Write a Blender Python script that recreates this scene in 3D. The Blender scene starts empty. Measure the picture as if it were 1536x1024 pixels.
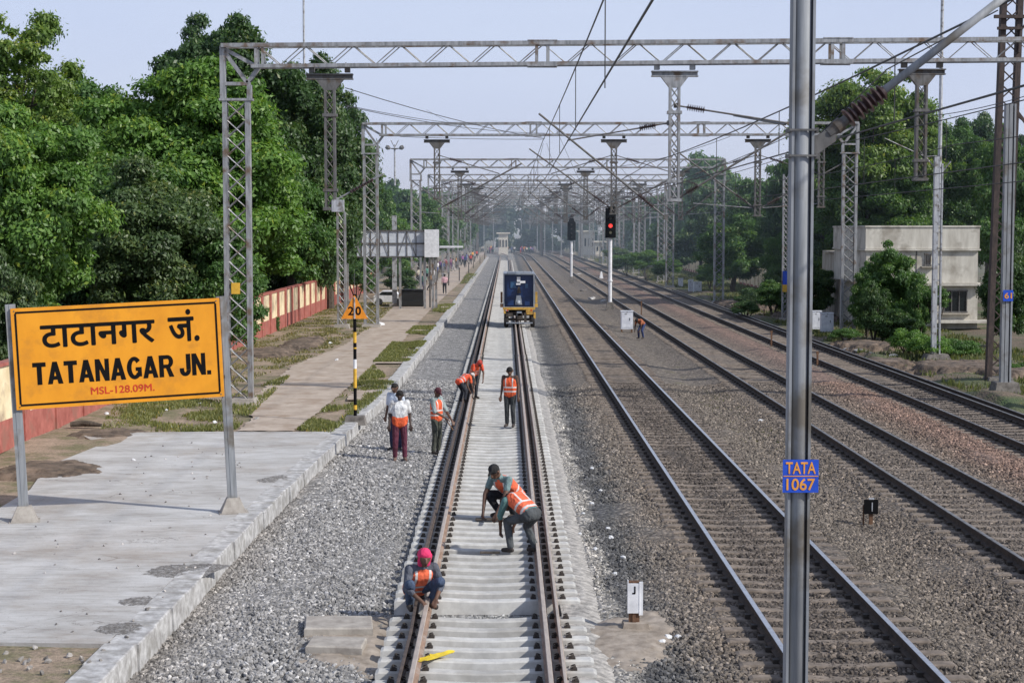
# Rebuilds the photograph of a railway yard as a 3D scene (Blender 4.5)
SUN_E = 4.3
SKY_S = 0.128
HAZE = 0.0010
import bpy, math, random
import numpy as np
from mathutils import Vector, Matrix, noise

R = math.radians
sc = bpy.context.scene
COL = sc.collection
random.seed(7)

# ------------------------------------------------------------------ camera
F = 2500.0                      # focal length in pixels of the 1536 px wide photograph
CAMZ = 5.3
cam_d = bpy.data.cameras.new("camera")
cam = bpy.data.objects.new("camera", cam_d)
COL.objects.link(cam)
cam_d.sensor_width = 36
cam_d.lens = F / 1536 * 36
cam_d.clip_start = 0.3
cam_d.clip_end = 6000
cam.location = (0, 0, CAMZ)
cam.rotation_euler = (R(90) - math.atan(167 / F), 0, -math.atan(9 / F))
sc.camera = cam
bpy.context.view_layer.update()
CM = cam.matrix_world.copy()


def ray(px, py):
    v = Vector(((px - 768) / F, -(py - 512) / F, -1.0))
    return CM.to_3x3() @ v


def G(px, py, z=0.0):
    d = ray(px, py)
    t = (z - CAMZ) / d.z
    return Vector((d.x * t, d.y * t, z))


def D(px, py, Y):
    d = ray(px, py)
    t = Y / d.y
    return Vector((d.x * t, Y, CAMZ + d.z * t))


# ------------------------------------------------------------------ materials
def new_mat(name):
    m = bpy.data.materials.new(name)
    m.use_nodes = True
    nt = m.node_tree
    b = nt.nodes['Principled BSDF']
    return m, nt, b


def N(nt, t, **kw):
    n = nt.nodes.new(t)
    for k, v in kw.items():
        setattr(n, k, v)
    return n


def ramp(nt, stops, interp='LINEAR'):
    r = N(nt, 'ShaderNodeValToRGB')
    r.color_ramp.interpolation = interp
    el = r.color_ramp.elements
    while len(el) > 1:
        el.remove(el[-1])
    el[0].position = stops[0][0]
    c = stops[0][1]
    el[0].color = (*c, 1) if len(c) == 3 else c
    for p, c in stops[1:]:
        e = el.new(p)
        e.color = (*c, 1) if len(c) == 3 else c
    return r


def mix(nt, fac, a, b, mode='MIX'):
    m = N(nt, 'ShaderNodeMix', data_type='RGBA', blend_type=mode)
    for s, v in ((m.inputs[0], fac), (m.inputs[6], a), (m.inputs[7], b)):
        if isinstance(v, (int, float)):
            s.default_value = v
        elif isinstance(v, tuple):
            s.default_value = (*v, 1) if len(v) == 3 else v
        else:
            nt.links.new(v, s)
    return m.outputs[2]


def math_n(nt, op, a, b=None, clamp=False):
    m = N(nt, 'ShaderNodeMath', operation=op, use_clamp=clamp)
    for i, v in ((0, a), (1, b)):
        if v is None:
            continue
        if isinstance(v, (int, float)):
            m.inputs[i].default_value = v
        else:
            nt.links.new(v, m.inputs[i])
    return m.outputs[0]


def pos(nt):
    return N(nt, 'ShaderNodeNewGeometry').outputs['Position']


def objco(nt):
    return N(nt, 'ShaderNodeTexCoord').outputs['Object']


def noise_n(nt, scale, detail=4, rough=0.55, vec=None, stretch=None):
    n = N(nt, 'ShaderNodeTexNoise')
    n.inputs['Scale'].default_value = scale
    n.inputs['Detail'].default_value = detail
    n.inputs['Roughness'].default_value = rough
    v = vec if vec is not None else pos(nt)
    if stretch:
        mp = N(nt, 'ShaderNodeMapping')
        mp.inputs['Scale'].default_value = stretch
        nt.links.new(v, mp.inputs['Vector'])
        v = mp.outputs[0]
    nt.links.new(v, n.inputs['Vector'])
    return n.outputs['Fac']


def bump(nt, b, h, strength=0.3, dist=0.02):
    bp = N(nt, 'ShaderNodeBump')
    bp.inputs['Strength'].default_value = strength
    bp.inputs['Distance'].default_value = dist
    nt.links.new(h, bp.inputs['Height'])
    nt.links.new(bp.outputs[0], b.inputs['Normal'])


def weathered(name, c1, c2, scale=3.0, rough=0.7, metal=0.0, stretch=None, bs=0.15, bd=0.01, lo=0.35, hi=0.65,
              c3=None, s3=1.0, spec=None):
    m, nt, b = new_mat(name)
    n = noise_n(nt, scale, 6, 0.65, objco(nt) if False else None, stretch)
    r = ramp(nt, [(lo, c1), (hi, c2)])
    nt.links.new(n, r.inputs[0])
    out = r.outputs[0]
    if c3:
        n3 = noise_n(nt, s3, 5, 0.6)
        r3 = ramp(nt, [(0.52, (0, 0, 0)), (0.66, (1, 1, 1))])
        nt.links.new(n3, r3.inputs[0])
        out = mix(nt, r3.outputs[0], out, c3)
    nt.links.new(out, b.inputs['Base Color'])
    b.inputs['Roughness'].default_value = rough
    b.inputs['Metallic'].default_value = metal
    if spec is not None:
        b.inputs['Specular IOR Level'].default_value = spec
    if bs:
        bump(nt, b, n, bs, bd)
    return m


def flat(name, c, rough=0.6, metal=0.0, emit=None):
    """paint or cloth with a faint mottling"""
    m, nt, b = new_mat(name)
    n = noise_n(nt, 9, 4, 0.6)
    r = ramp(nt, [(0.3, tuple(x * 0.78 for x in c)), (0.7, tuple(min(1, x * 1.12) for x in c))])
    nt.links.new(n, r.inputs[0])
    nt.links.new(r.outputs[0], b.inputs['Base Color'])
    b.inputs['Roughness'].default_value = rough
    b.inputs['Metallic'].default_value = metal
    if emit:
        b.inputs['Emission Color'].default_value = (*c, 1)
        b.inputs['Emission Strength'].default_value = emit
    return m


M = {}
M['galv'] = weathered('galvanised steel', (0.20, 0.205, 0.21), (0.40, 0.405, 0.41), 2.5, 0.55, 0.35, (4, 4, 0.7), c3=(0.17, 0.12, 0.085), s3=2.2)
M['galv_dark'] = weathered('dull steel', (0.09, 0.088, 0.085), (0.17, 0.165, 0.16), 3, 0.65, 0.3, (3, 3, 1), c3=(0.10, 0.075, 0.055), s3=3)
M['pole'] = weathered('pole steel', (0.17, 0.18, 0.19), (0.31, 0.325, 0.345), 5, 0.7, 0.0, (3, 3, 0.22), c3=(0.14, 0.125, 0.105), s3=1.3, lo=0.3, hi=0.7)
M['pale_pole'] = weathered('pale pole', (0.33, 0.34, 0.36), (0.52, 0.53, 0.55), 4, 0.5, 0.2, (3, 3, 0.6), c3=(0.14, 0.12, 0.10), s3=4)
M['rust_tower'] = weathered('rusty tower', (0.035, 0.028, 0.027), (0.085, 0.06, 0.052), 4, 0.8, 0.1, (3, 3, 1))
M['wire'] = flat('wire', (0.055, 0.055, 0.055), 0.6, 0.3)
M['insul'] = flat('insulator', (0.055, 0.032, 0.03), 0.4)
M['rail_side'] = weathered('rail rust', (0.030, 0.022, 0.017), (0.075, 0.052, 0.038), 8, 0.85, 0.0)
M['rail_new_dark'] = weathered('dark new rail', (0.055, 0.042, 0.036), (0.12, 0.09, 0.075), 6, 0.7, 0.1)
M['rail_new'] = weathered('new rail rust', (0.21, 0.14, 0.10), (0.33, 0.22, 0.16), 6, 0.7, 0.1, (3, 0.6, 3), c3=(0.33, 0.27, 0.23), s3=2)
M['rail_new_top'] = weathered('new rail head', (0.36, 0.31, 0.27), (0.50, 0.43, 0.37), 5, 0.55, 0.2, (3, 0.6, 3))
M['rail_top'] = flat('polished rail head', (0.62, 0.62, 0.63), 0.28, 0.85)
M['rail_dull'] = weathered('dull rail head', (0.12, 0.11, 0.10), (0.30, 0.29, 0.28), 5, 0.45, 0.5)
M['clip'] = flat('rail clip', (0.045, 0.036, 0.030), 0.7, 0.2)
M['sleeper'] = weathered('new concrete sleeper', (0.46, 0.455, 0.44), (0.60, 0.595, 0.575), 6, 0.9, 0, None, 0.25, 0.006, c3=(0.42, 0.41, 0.39), s3=1.7)
nt = M['sleeper'].node_tree
b = nt.nodes['Principled BSDF']
src = b.inputs['Base Color'].links[0].from_socket
oi = N(nt, 'ShaderNodeObjectInfo')
rr_ = ramp(nt, [(0.0, (0.84, 0.83, 0.81)), (1.0, (1.05, 1.05, 1.04))])
nt.links.new(oi.outputs['Random'], rr_.inputs[0])
c_ = mix(nt, 1.0, src, rr_.outputs[0], 'MULTIPLY')
sx = N(nt, 'ShaderNodeSeparateXYZ')
nt.links.new(pos(nt), sx.inputs[0])
def near_(x0, wd):
    return math_n(nt, 'SUBTRACT', 1.0, math_n(nt, 'DIVIDE', math_n(nt, 'ABSOLUTE', math_n(nt, 'SUBTRACT', sx.outputs[0], x0)), wd), True)
st = math_n(nt, 'MAXIMUM', near_(-1.22, .34), near_(.62, .34))
dn = noise_n(nt, 9, 5, .7)
st = math_n(nt, 'MULTIPLY', st, dn)
c_ = mix(nt, math_n(nt, 'MULTIPLY', st, .9), c_, (0.20, 0.15, 0.115))
nt.links.new(c_, b.inputs['Base Color'])
M['old_sleeper'] = weathered('old concrete sleeper', (0.115, 0.094, 0.076), (0.25, 0.205, 0.168), 5, 0.95, 0, None, 0.5, 0.01)
M['coping'] = weathered('coping stone', (0.27, 0.26, 0.25), (0.56, 0.555, 0.545), 5.5, 0.9, 0, None, 0.6, 0.02, c3=(0.27, 0.26, 0.24), s3=3)
M['plinth'] = weathered('plinth concrete', (0.25, 0.225, 0.20), (0.40, 0.37, 0.33), 5, 0.95, 0, None, 0.5, 0.02)
M['dark_plinth'] = weathered('weathered plinth', (0.10, 0.09, 0.08), (0.22, 0.20, 0.18), 5, 0.95, 0, None, 0.5, 0.02)
M['slab_brown'] = weathered('soiled slab', (0.20, 0.165, 0.13), (0.36, 0.31, 0.26), 4, 0.95, 0, None, 0.7, 0.02)
M['sign_yellow'] = weathered('sign yellow', (0.70, 0.27, 0.006), (0.80, 0.325, 0.010), 2.0, 0.5, 0, (1, 1, .45), 0, c3=(0.62, 0.245, 0.012), s3=2.6)
M['black'] = flat('black paint', (0.006, 0.006, 0.007), 0.9)
M['black'].node_tree.nodes['Principled BSDF'].inputs['Specular IOR Level'].default_value = 0.15
M['red_letter'] = flat('red paint', (0.55, 0.035, 0.01), 0.5)
M['sign_blue'] = flat('blue enamel', (0.018, 0.085, 0.58), 0.4)
M['sign_orange_letter'] = flat('orange paint', (0.85, 0.36, 0.05), 0.5)
M['warn_orange'] = flat('warning orange', (0.80, 0.27, 0.012), 0.5)
M['yellow'] = flat('yellow paint', (0.72, 0.42, 0.04), 0.5)
M['white'] = weathered('white paint', (0.62, 0.63, 0.65), (0.82, 0.83, 0.85), 5, 0.5, 0, None, 0.05, 0.005)
M['box_white'] = weathered('cabinet white', (0.55, 0.57, 0.62), (0.74, 0.76, 0.80), 4, 0.5, 0, None, 0.05)
M['wall_red'] = weathered('wall red', (0.27, 0.075, 0.058), (0.42, 0.14, 0.11), 2.5, 0.9, 0, None, 0.2, 0.02, c3=(0.28, 0.12, 0.09), s3=1.5)
M['wall_cream'] = weathered('wall cream', (0.62, 0.50, 0.30), (0.80, 0.68, 0.46), 2.0, 0.9, 0, None, 0.2, 0.02, c3=(0.36, 0.27, 0.19), s3=1.1)
M['house'] = weathered('house plaster', (0.45, 0.42, 0.36), (0.62, 0.59, 0.52), 1.1, 0.9, 0, (2.2, 2.2, 0.5), 0.1, 0.02, c3=(0.33, 0.30, 0.25), s3=0.8)
M['house_dirty'] = weathered('house stained plaster', (0.26, 0.23, 0.185), (0.46, 0.42, 0.35), 1.2, 0.9, 0, (1.6, 1.6, 0.5), 0.1, 0.02)
M['glass_dark'] = flat('dark glass', (0.012, 0.016, 0.018), 0.12)
M['bark'] = weathered('bark', (0.045, 0.036, 0.028), (0.11, 0.09, 0.07), 6, 0.95, 0, (3, 3, 1), 0.6, 0.03)
M['panel_grey'] = weathered('hoarding sheet', (0.50, 0.54, 0.60), (0.66, 0.70, 0.76), 2, 0.6, 0.1, (1, 1, 2), 0.1)
M['veh_blue'] = flat('vehicle blue', (0.012, 0.036, 0.12), 0.25)
M['veh_blue_light'] = flat('vehicle window blue', (0.04, 0.11, 0.22), 0.25)
M['veh_grey'] = flat('vehicle grey', (0.26, 0.29, 0.33), 0.4)
M['veh_dark'] = weathered('vehicle dark', (0.025, 0.022, 0.02), (0.10, 0.08, 0.065), 6, 0.8)
M['veh_yellow'] = weathered('vehicle yellow', (0.38, 0.20, 0.04), (0.62, 0.38, 0.07), 5, 0.6)
M['tyre'] = flat('tyre rubber', (0.022, 0.020, 0.019), 0.85)
M['dirt'] = weathered('turned earth', (0.05, 0.038, 0.03), (0.17, 0.125, 0.09), 3.0, 0.95, 0, None, 0.9, 0.08, c3=(0.21, 0.155, 0.115), s3=1.2)
M['lime'] = weathered('lime dust', (0.20, 0.19, 0.175), (0.52, 0.49, 0.45), 7.0, 0.95, 0, None, 1.0, 0.05)
M['rusty'] = weathered('rusted iron', (0.10, 0.05, 0.03), (0.20, 0.11, 0.06), 9, 0.9)
M['stone_white'] = flat('white stone', (0.66, 0.67, 0.68), 0.8)
M['far_plaster'] = flat('far plaster', (0.60, 0.57, 0.50), 0.9)  # plain cream plaster of the distant buildings
M['red_lamp'] = flat('lit red lamp', (0.9, 0.05, 0.04), 0.4, 0, 1.6)
M['lamp_amber'] = flat('unlit lens', (0.5, 0.45, 0.25), 0.3)
M['plastic_yellow'] = flat('yellow plastic', (0.75, 0.55, 0.03), 0.6)
M['shelter_dark'] = flat('shadowed shelter black', (0.010, 0.010, 0.010), 0.7)  # near-black colour carries the shed shadow under the hoarding
M['cloth_blue'] = flat('teal cloth', (0.06, 0.25, 0.30), 0.8)


def cloth_obj(name, rough=0.85):
    """colour comes from the object itself, so copies can be dressed differently"""
    m, nt, b = new_mat(name)
    oi = N(nt, 'ShaderNodeObjectInfo')
    n = noise_n(nt, 6, 6, 0.7)
    r = ramp(nt, [(0.32, (0.50, 0.47, 0.45)), (0.5, (0.9,) * 3), (0.7, (1.12,) * 3)])
    nt.links.new(n, r.inputs[0])
    nt.links.new(mix(nt, 1.0, oi.outputs['Color'], r.outputs[0], 'MULTIPLY'), b.inputs['Base Color'])
    b.inputs['Roughness'].default_value = rough
    fo = noise_n(nt, 11, 2, 0.5, None, (1.0, 1.0, 0.55))
    bump(nt, b, fo, 1.0, 0.06 if name == 'cloth' else 0.004)
    return m


M['cloth'] = cloth_obj('cloth')
M['stripe'] = flat('reflective tape', (0.62, 0.60, 0.58), 0.4)
M['feature'] = flat('eye and lip', (0.015, 0.008, 0.006), 0.5)
M['skin'] = cloth_obj('skin', 0.6)

# foliage ---------------------------------------------------------
def foliage(name):
    m, nt, b = new_mat(name)
    nt.nodes.remove(b)
    out = nt.nodes['Material Output']
    at = N(nt, 'ShaderNodeAttribute', attribute_name='tint')
    oi = N(nt, 'ShaderNodeObjectInfo')
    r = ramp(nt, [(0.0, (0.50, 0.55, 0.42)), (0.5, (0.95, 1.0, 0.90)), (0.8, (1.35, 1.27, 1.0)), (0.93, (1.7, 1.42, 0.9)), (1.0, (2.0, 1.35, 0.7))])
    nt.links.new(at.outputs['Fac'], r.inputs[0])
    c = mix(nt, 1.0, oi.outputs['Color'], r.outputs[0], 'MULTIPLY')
    d = N(nt, 'ShaderNodeBsdfDiffuse')
    t = N(nt, 'ShaderNodeBsdfTranslucent')
    g = N(nt, 'ShaderNodeBsdfGlossy')
    g.inputs['Roughness'].default_value = 0.45
    g.inputs['Color'].default_value = (0.5, 0.5, 0.5, 1)
    nt.links.new(c, d.inputs[0])
    nt.links.new(mix(nt, 1.0, c, (1.1, 1.25, 0.6), 'MULTIPLY'), t.inputs[0])
    s1 = N(nt, 'ShaderNodeMixShader')
    s1.inputs[0].default_value = 0.36
    nt.links.new(d.outputs[0], s1.inputs[1])
    nt.links.new(t.outputs[0], s1.inputs[2])
    s2 = N(nt, 'ShaderNodeMixShader')
    s2.inputs[0].default_value = 0.05
    nt.links.new(s1.outputs[0], s2.inputs[1])
    nt.links.new(g.outputs[0], s2.inputs[2])
    nt.links.new(s2.outputs[0], out.inputs['Surface'])
    return m


M['leaf'] = foliage('foliage')

# ballast: zones across the tracks ---------------------------------
X0, X1 = -8.0, 22.0
def zone_colour(nt):
    sx = N(nt, 'ShaderNodeSeparateXYZ')
    nt.links.new(pos(nt), sx.inputs[0])
    n = noise_n(nt, 0.9, 5, 0.65)
    n2 = noise_n(nt, 5.0, 3, 0.6)
    x = math_n(nt, 'ADD', sx.outputs[0], math_n(nt, 'MULTIPLY', math_n(nt, 'SUBTRACT', n, 0.5), 1.1))
    x = math_n(nt, 'ADD', x, math_n(nt, 'MULTIPLY', math_n(nt, 'SUBTRACT', n2, 0.5), 0.35))
    u = math_n(nt, 'DIVIDE', math_n(nt, 'SUBTRACT', x, X0), X1 - X0)
    def s(xx, c):
        return ((xx - X0) / (X1 - X0), c)
    light = (0.295, 0.285, 0.275)
    r = ramp(nt, [s(-8, (0.24, 0.23, 0.22)), s(-4.6, (0.27, 0.25, 0.23)), s(-4.0, light), s(-1.9, (0.25, 0.245, 0.24)), s(1.1, (0.30, 0.30, 0.29)),
                  s(1.35, (0.40, 0.375, 0.34)), s(1.6, (0.30, 0.285, 0.26)), s(1.75, (0.085, 0.085, 0.088)), s(2.15, (0.10, 0.098, 0.095)),
                  s(2.5, (0.19, 0.165, 0.14)), s(3.1, (0.165, 0.135, 0.108)), s(3.6, (0.112, 0.092, 0.076)), s(5.2, (0.112, 0.092, 0.076)),
                  s(5.9, (0.165, 0.140, 0.115)), s(7.4, (0.175, 0.145, 0.118)), s(8.4, (0.135, 0.113, 0.094)), s(10.4, (0.145, 0.12, 0.10)),
                  s(11.0, (0.185, 0.14, 0.11)), s(11.7, (0.235, 0.155, 0.12)), s(12.5, (0.20, 0.135, 0.105)), s(13.0, (0.075, 0.062, 0.052)),
                  s(14.6, (0.07, 0.058, 0.05)), s(15.4, (0.10, 0.09, 0.075)), s(22, (0.13, 0.11, 0.08))])
    nt.links.new(u, r.inputs[0])
    return r.outputs[0], n


def brightness(nt, src, lo=0.35, hi=1.9):
    """per stone brightness"""
    r = ramp(nt, [(0.0, (lo,) * 3), (0.55, (0.95,) * 3), (0.9, (1.35,) * 3), (1.0, (hi,) * 3)])
    nt.links.new(src, r.inputs[0])
    return r.outputs[0]


m, nt, b = new_mat('ballast stones')
zc, _ = zone_colour(nt)
oi = N(nt, 'ShaderNodeObjectInfo')
nt.links.new(mix(nt, 1.0, zc, brightness(nt, oi.outputs['Random'], 0.5, 2.3), 'MULTIPLY'), b.inputs['Base Color'])
b.inputs['Roughness'].default_value = 0.9
M['stone'] = m

m, nt, b = new_mat('ballast bed')
zc, nz = zone_colour(nt)
sx = N(nt, 'ShaderNodeSeparateXYZ')
nt.links.new(pos(nt), sx.inputs[0])
vo = N(nt, 'ShaderNodeTexVoronoi', feature='F1')
vo.inputs['Scale'].default_value = 11
nt.links.new(pos(nt), vo.inputs['Vector'])
sv = N(nt, 'ShaderNodeSeparateColor')
nt.links.new(vo.outputs['Color'], sv.inputs[0])
col = mix(nt, 1.0, zc, brightness(nt, sv.outputs[0], 0.42, 1.9), 'MULTIPLY')
edge = ramp(nt, [(0.0, (1, 1, 1)), (0.55, (0.9, 0.9, 0.9)), (0.95, (0.35, 0.35, 0.35))])
nt.links.new(vo.outputs['Distance'], edge.inputs[0])
col = mix(nt, 0.8, col, edge.outputs[0], 'MULTIPLY')
# dirt and weeds outside the tracks
dirt_n = noise_n(nt, 0.35, 6, 0.7)
dr = ramp(nt, [(0.34, (0.17, 0.125, 0.085)), (0.46, (0.13, 0.10, 0.07)), (0.54, (0.085, 0.095, 0.04)), (0.7, (0.05, 0.085, 0.025))])
nt.links.new(dirt_n, dr.inputs[0])
fr = math_n(nt, 'DIVIDE', math_n(nt, 'SUBTRACT', math_n(nt, 'ADD', sx.outputs[0], math_n(nt, 'MULTIPLY', nz, 3.0)), 16.6), 1.2, True)
fl = math_n(nt, 'DIVIDE', math_n(nt, 'SUBTRACT', -5.4, sx.outputs[0]), 0.8, True)
col = mix(nt, math_n(nt, 'MAXIMUM', fr, fl), col, dr.outputs[0])
# slight growth between tracks two and three
wn = noise_n(nt, 1.3, 5, 0.7)
wr = ramp(nt, [(0.60, (0, 0, 0)), (0.70, (1, 1, 1))])
nt.links.new(wn, wr.inputs[0])
inb = math_n(nt, 'MULTIPLY', math_n(nt, 'GREATER_THAN', sx.outputs[0], 6.2), math_n(nt, 'LESS_THAN', sx.outputs[0], 7.5))
col = mix(nt, math_n(nt, 'MULTIPLY', math_n(nt, 'MULTIPLY', wr.outputs[0], inb), 0.55), col, (0.15, 0.14, 0.04))
nt.links.new(col, b.inputs['Base Color'])
b.inputs['Roughness'].default_value = 0.95
inv = math_n(nt, 'SUBTRACT', 1.0, vo.outputs['Distance'])
bump(nt, b, inv, 0.9, 0.05)
M['ballast'] = m

# platform earth ------------------------------------------------------
m, nt, b = new_mat('trodden earth and grass')
n = noise_n(nt, 0.75, 7, 0.72)
r = ramp(nt, [(0.38, (0.36, 0.275, 0.205)), (0.48, (0.28, 0.215, 0.155)), (0.56, (0.19, 0.165, 0.095)), (0.70, (0.115, 0.125, 0.05))])
nt.links.new(n, r.inputs[0])
n2 = noise_n(nt, 16, 5, 0.7)
r2 = ramp(nt, [(0.3, (0.55,) * 3), (0.7, (1.35,) * 3)])
nt.links.new(n2, r2.inputs[0])
nt.links.new(mix(nt, 1.0, r.outputs[0], r2.outputs[0], 'MULTIPLY'), b.inputs['Base Color'])
b.inputs['Roughness'].default_value = 0.95
bump(nt, b, n2, 0.6, 0.05)
M['earth'] = m

M['path'] = weathered('worn path', (0.33, 0.265, 0.21), (0.46, 0.385, 0.315), 1.6, 0.95, 0, (1, 0.6, 1), 0.5, 0.02, c3=(0.30, 0.225, 0.165), s3=0.9)

m, nt, b = new_mat('rough concrete')
n = noise_n(nt, 1.1, 7, 0.7, None, (0.55, 1.0, 1))
r = ramp(nt, [(0.30, (0.30, 0.28, 0.26)), (0.46, (0.42, 0.41, 0.395)), (0.62, (0.50, 0.495, 0.485))])
nt.links.new(n, r.inputs[0])
n2 = noise_n(nt, 4.5, 12, 0.82, None, (0.28, 1.7, 1))
r2 = ramp(nt, [(0.30, (0.45, 0.43, 0.40)), (0.40, (0.82, 0.81, 0.79)), (0.50, (1.0, 1.0, 1.0)), (0.66, (1.12, 1.12, 1.13))])
nt.links.new(n2, r2.inputs[0])
c = mix(nt, 1.0, r.outputs[0], r2.outputs[0], 'MULTIPLY')
vo = N(nt, 'ShaderNodeTexVoronoi', feature='DISTANCE_TO_EDGE')
vo.inputs['Scale'].default_value = 0.55
mp = N(nt, 'ShaderNodeMapping')
wv = noise_n(nt, 2.0, 5, 0.7)
cx = N(nt, 'ShaderNodeVectorMath', operation='ADD')
nt.links.new(pos(nt), cx.inputs[0])
nt.links.new(wv, cx.inputs[1])
nt.links.new(cx.outputs[0], vo.inputs['Vector'])
cr = ramp(nt, [(0.0, (0.45, 0.43, 0.40)), (0.012, (1, 1, 1))])
nt.links.new(vo.outputs['Distance'], cr.inputs[0])
mk = noise_n(nt, 0.8, 2, 0.5)
mkr = ramp(nt, [(0.5, (0, 0, 0)), (0.62, (1, 1, 1))])
nt.links.new(mk, mkr.inputs[0])
c2 = mix(nt, 1.0, c, cr.outputs[0], 'MULTIPLY')
c4 = mix(nt, mkr.outputs[0], c, c2)
st_ = noise_n(nt, 0.42, 6, 0.7)
stn = ramp(nt, [(0.50, (0, 0, 0)), (0.68, (1, 1, 1))])
nt.links.new(st_, stn.inputs[0])
c4 = mix(nt, math_n(nt, 'MULTIPLY', stn.outputs[0], 0.55), c4, (0.30, 0.25, 0.20))
sp_ = noise_n(nt, 26, 3, 0.6)
spr = ramp(nt, [(0.30, (0.45, 0.42, 0.40)), (0.36, (1, 1, 1))])
nt.links.new(sp_, spr.inputs[0])
c4 = mix(nt, 0.8, c4, spr.outputs[0], 'MULTIPLY')
nt.links.new(c4, b.inputs['Base Color'])
b.inputs['Roughness'].default_value = 0.88
bump(nt, b, n2, 0.5, 0.03)
M['slab'] = m

m, nt, b = new_mat('broken concrete')
n = noise_n(nt, 14, 7, 0.8)
r = ramp(nt, [(0.33, (0.10, 0.092, 0.084)), (0.48, (0.24, 0.225, 0.21)), (0.60, (0.42, 0.41, 0.40)), (0.7, (0.5, 0.5, 0.49))])
nt.links.new(n, r.inputs[0])
nt.links.new(r.outputs[0], b.inputs['Base Color'])
b.inputs['Roughness'].default_value = 0.95
bump(nt, b, n, 1.0, 0.08)
M['broken'] = m


# ------------------------------------------------------------------ mesh builder
def wloc(o):
    v = Vector((0, 0, 0))
    while o is not None:
        v = v + o.location
        o = o.parent
    return v


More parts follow.
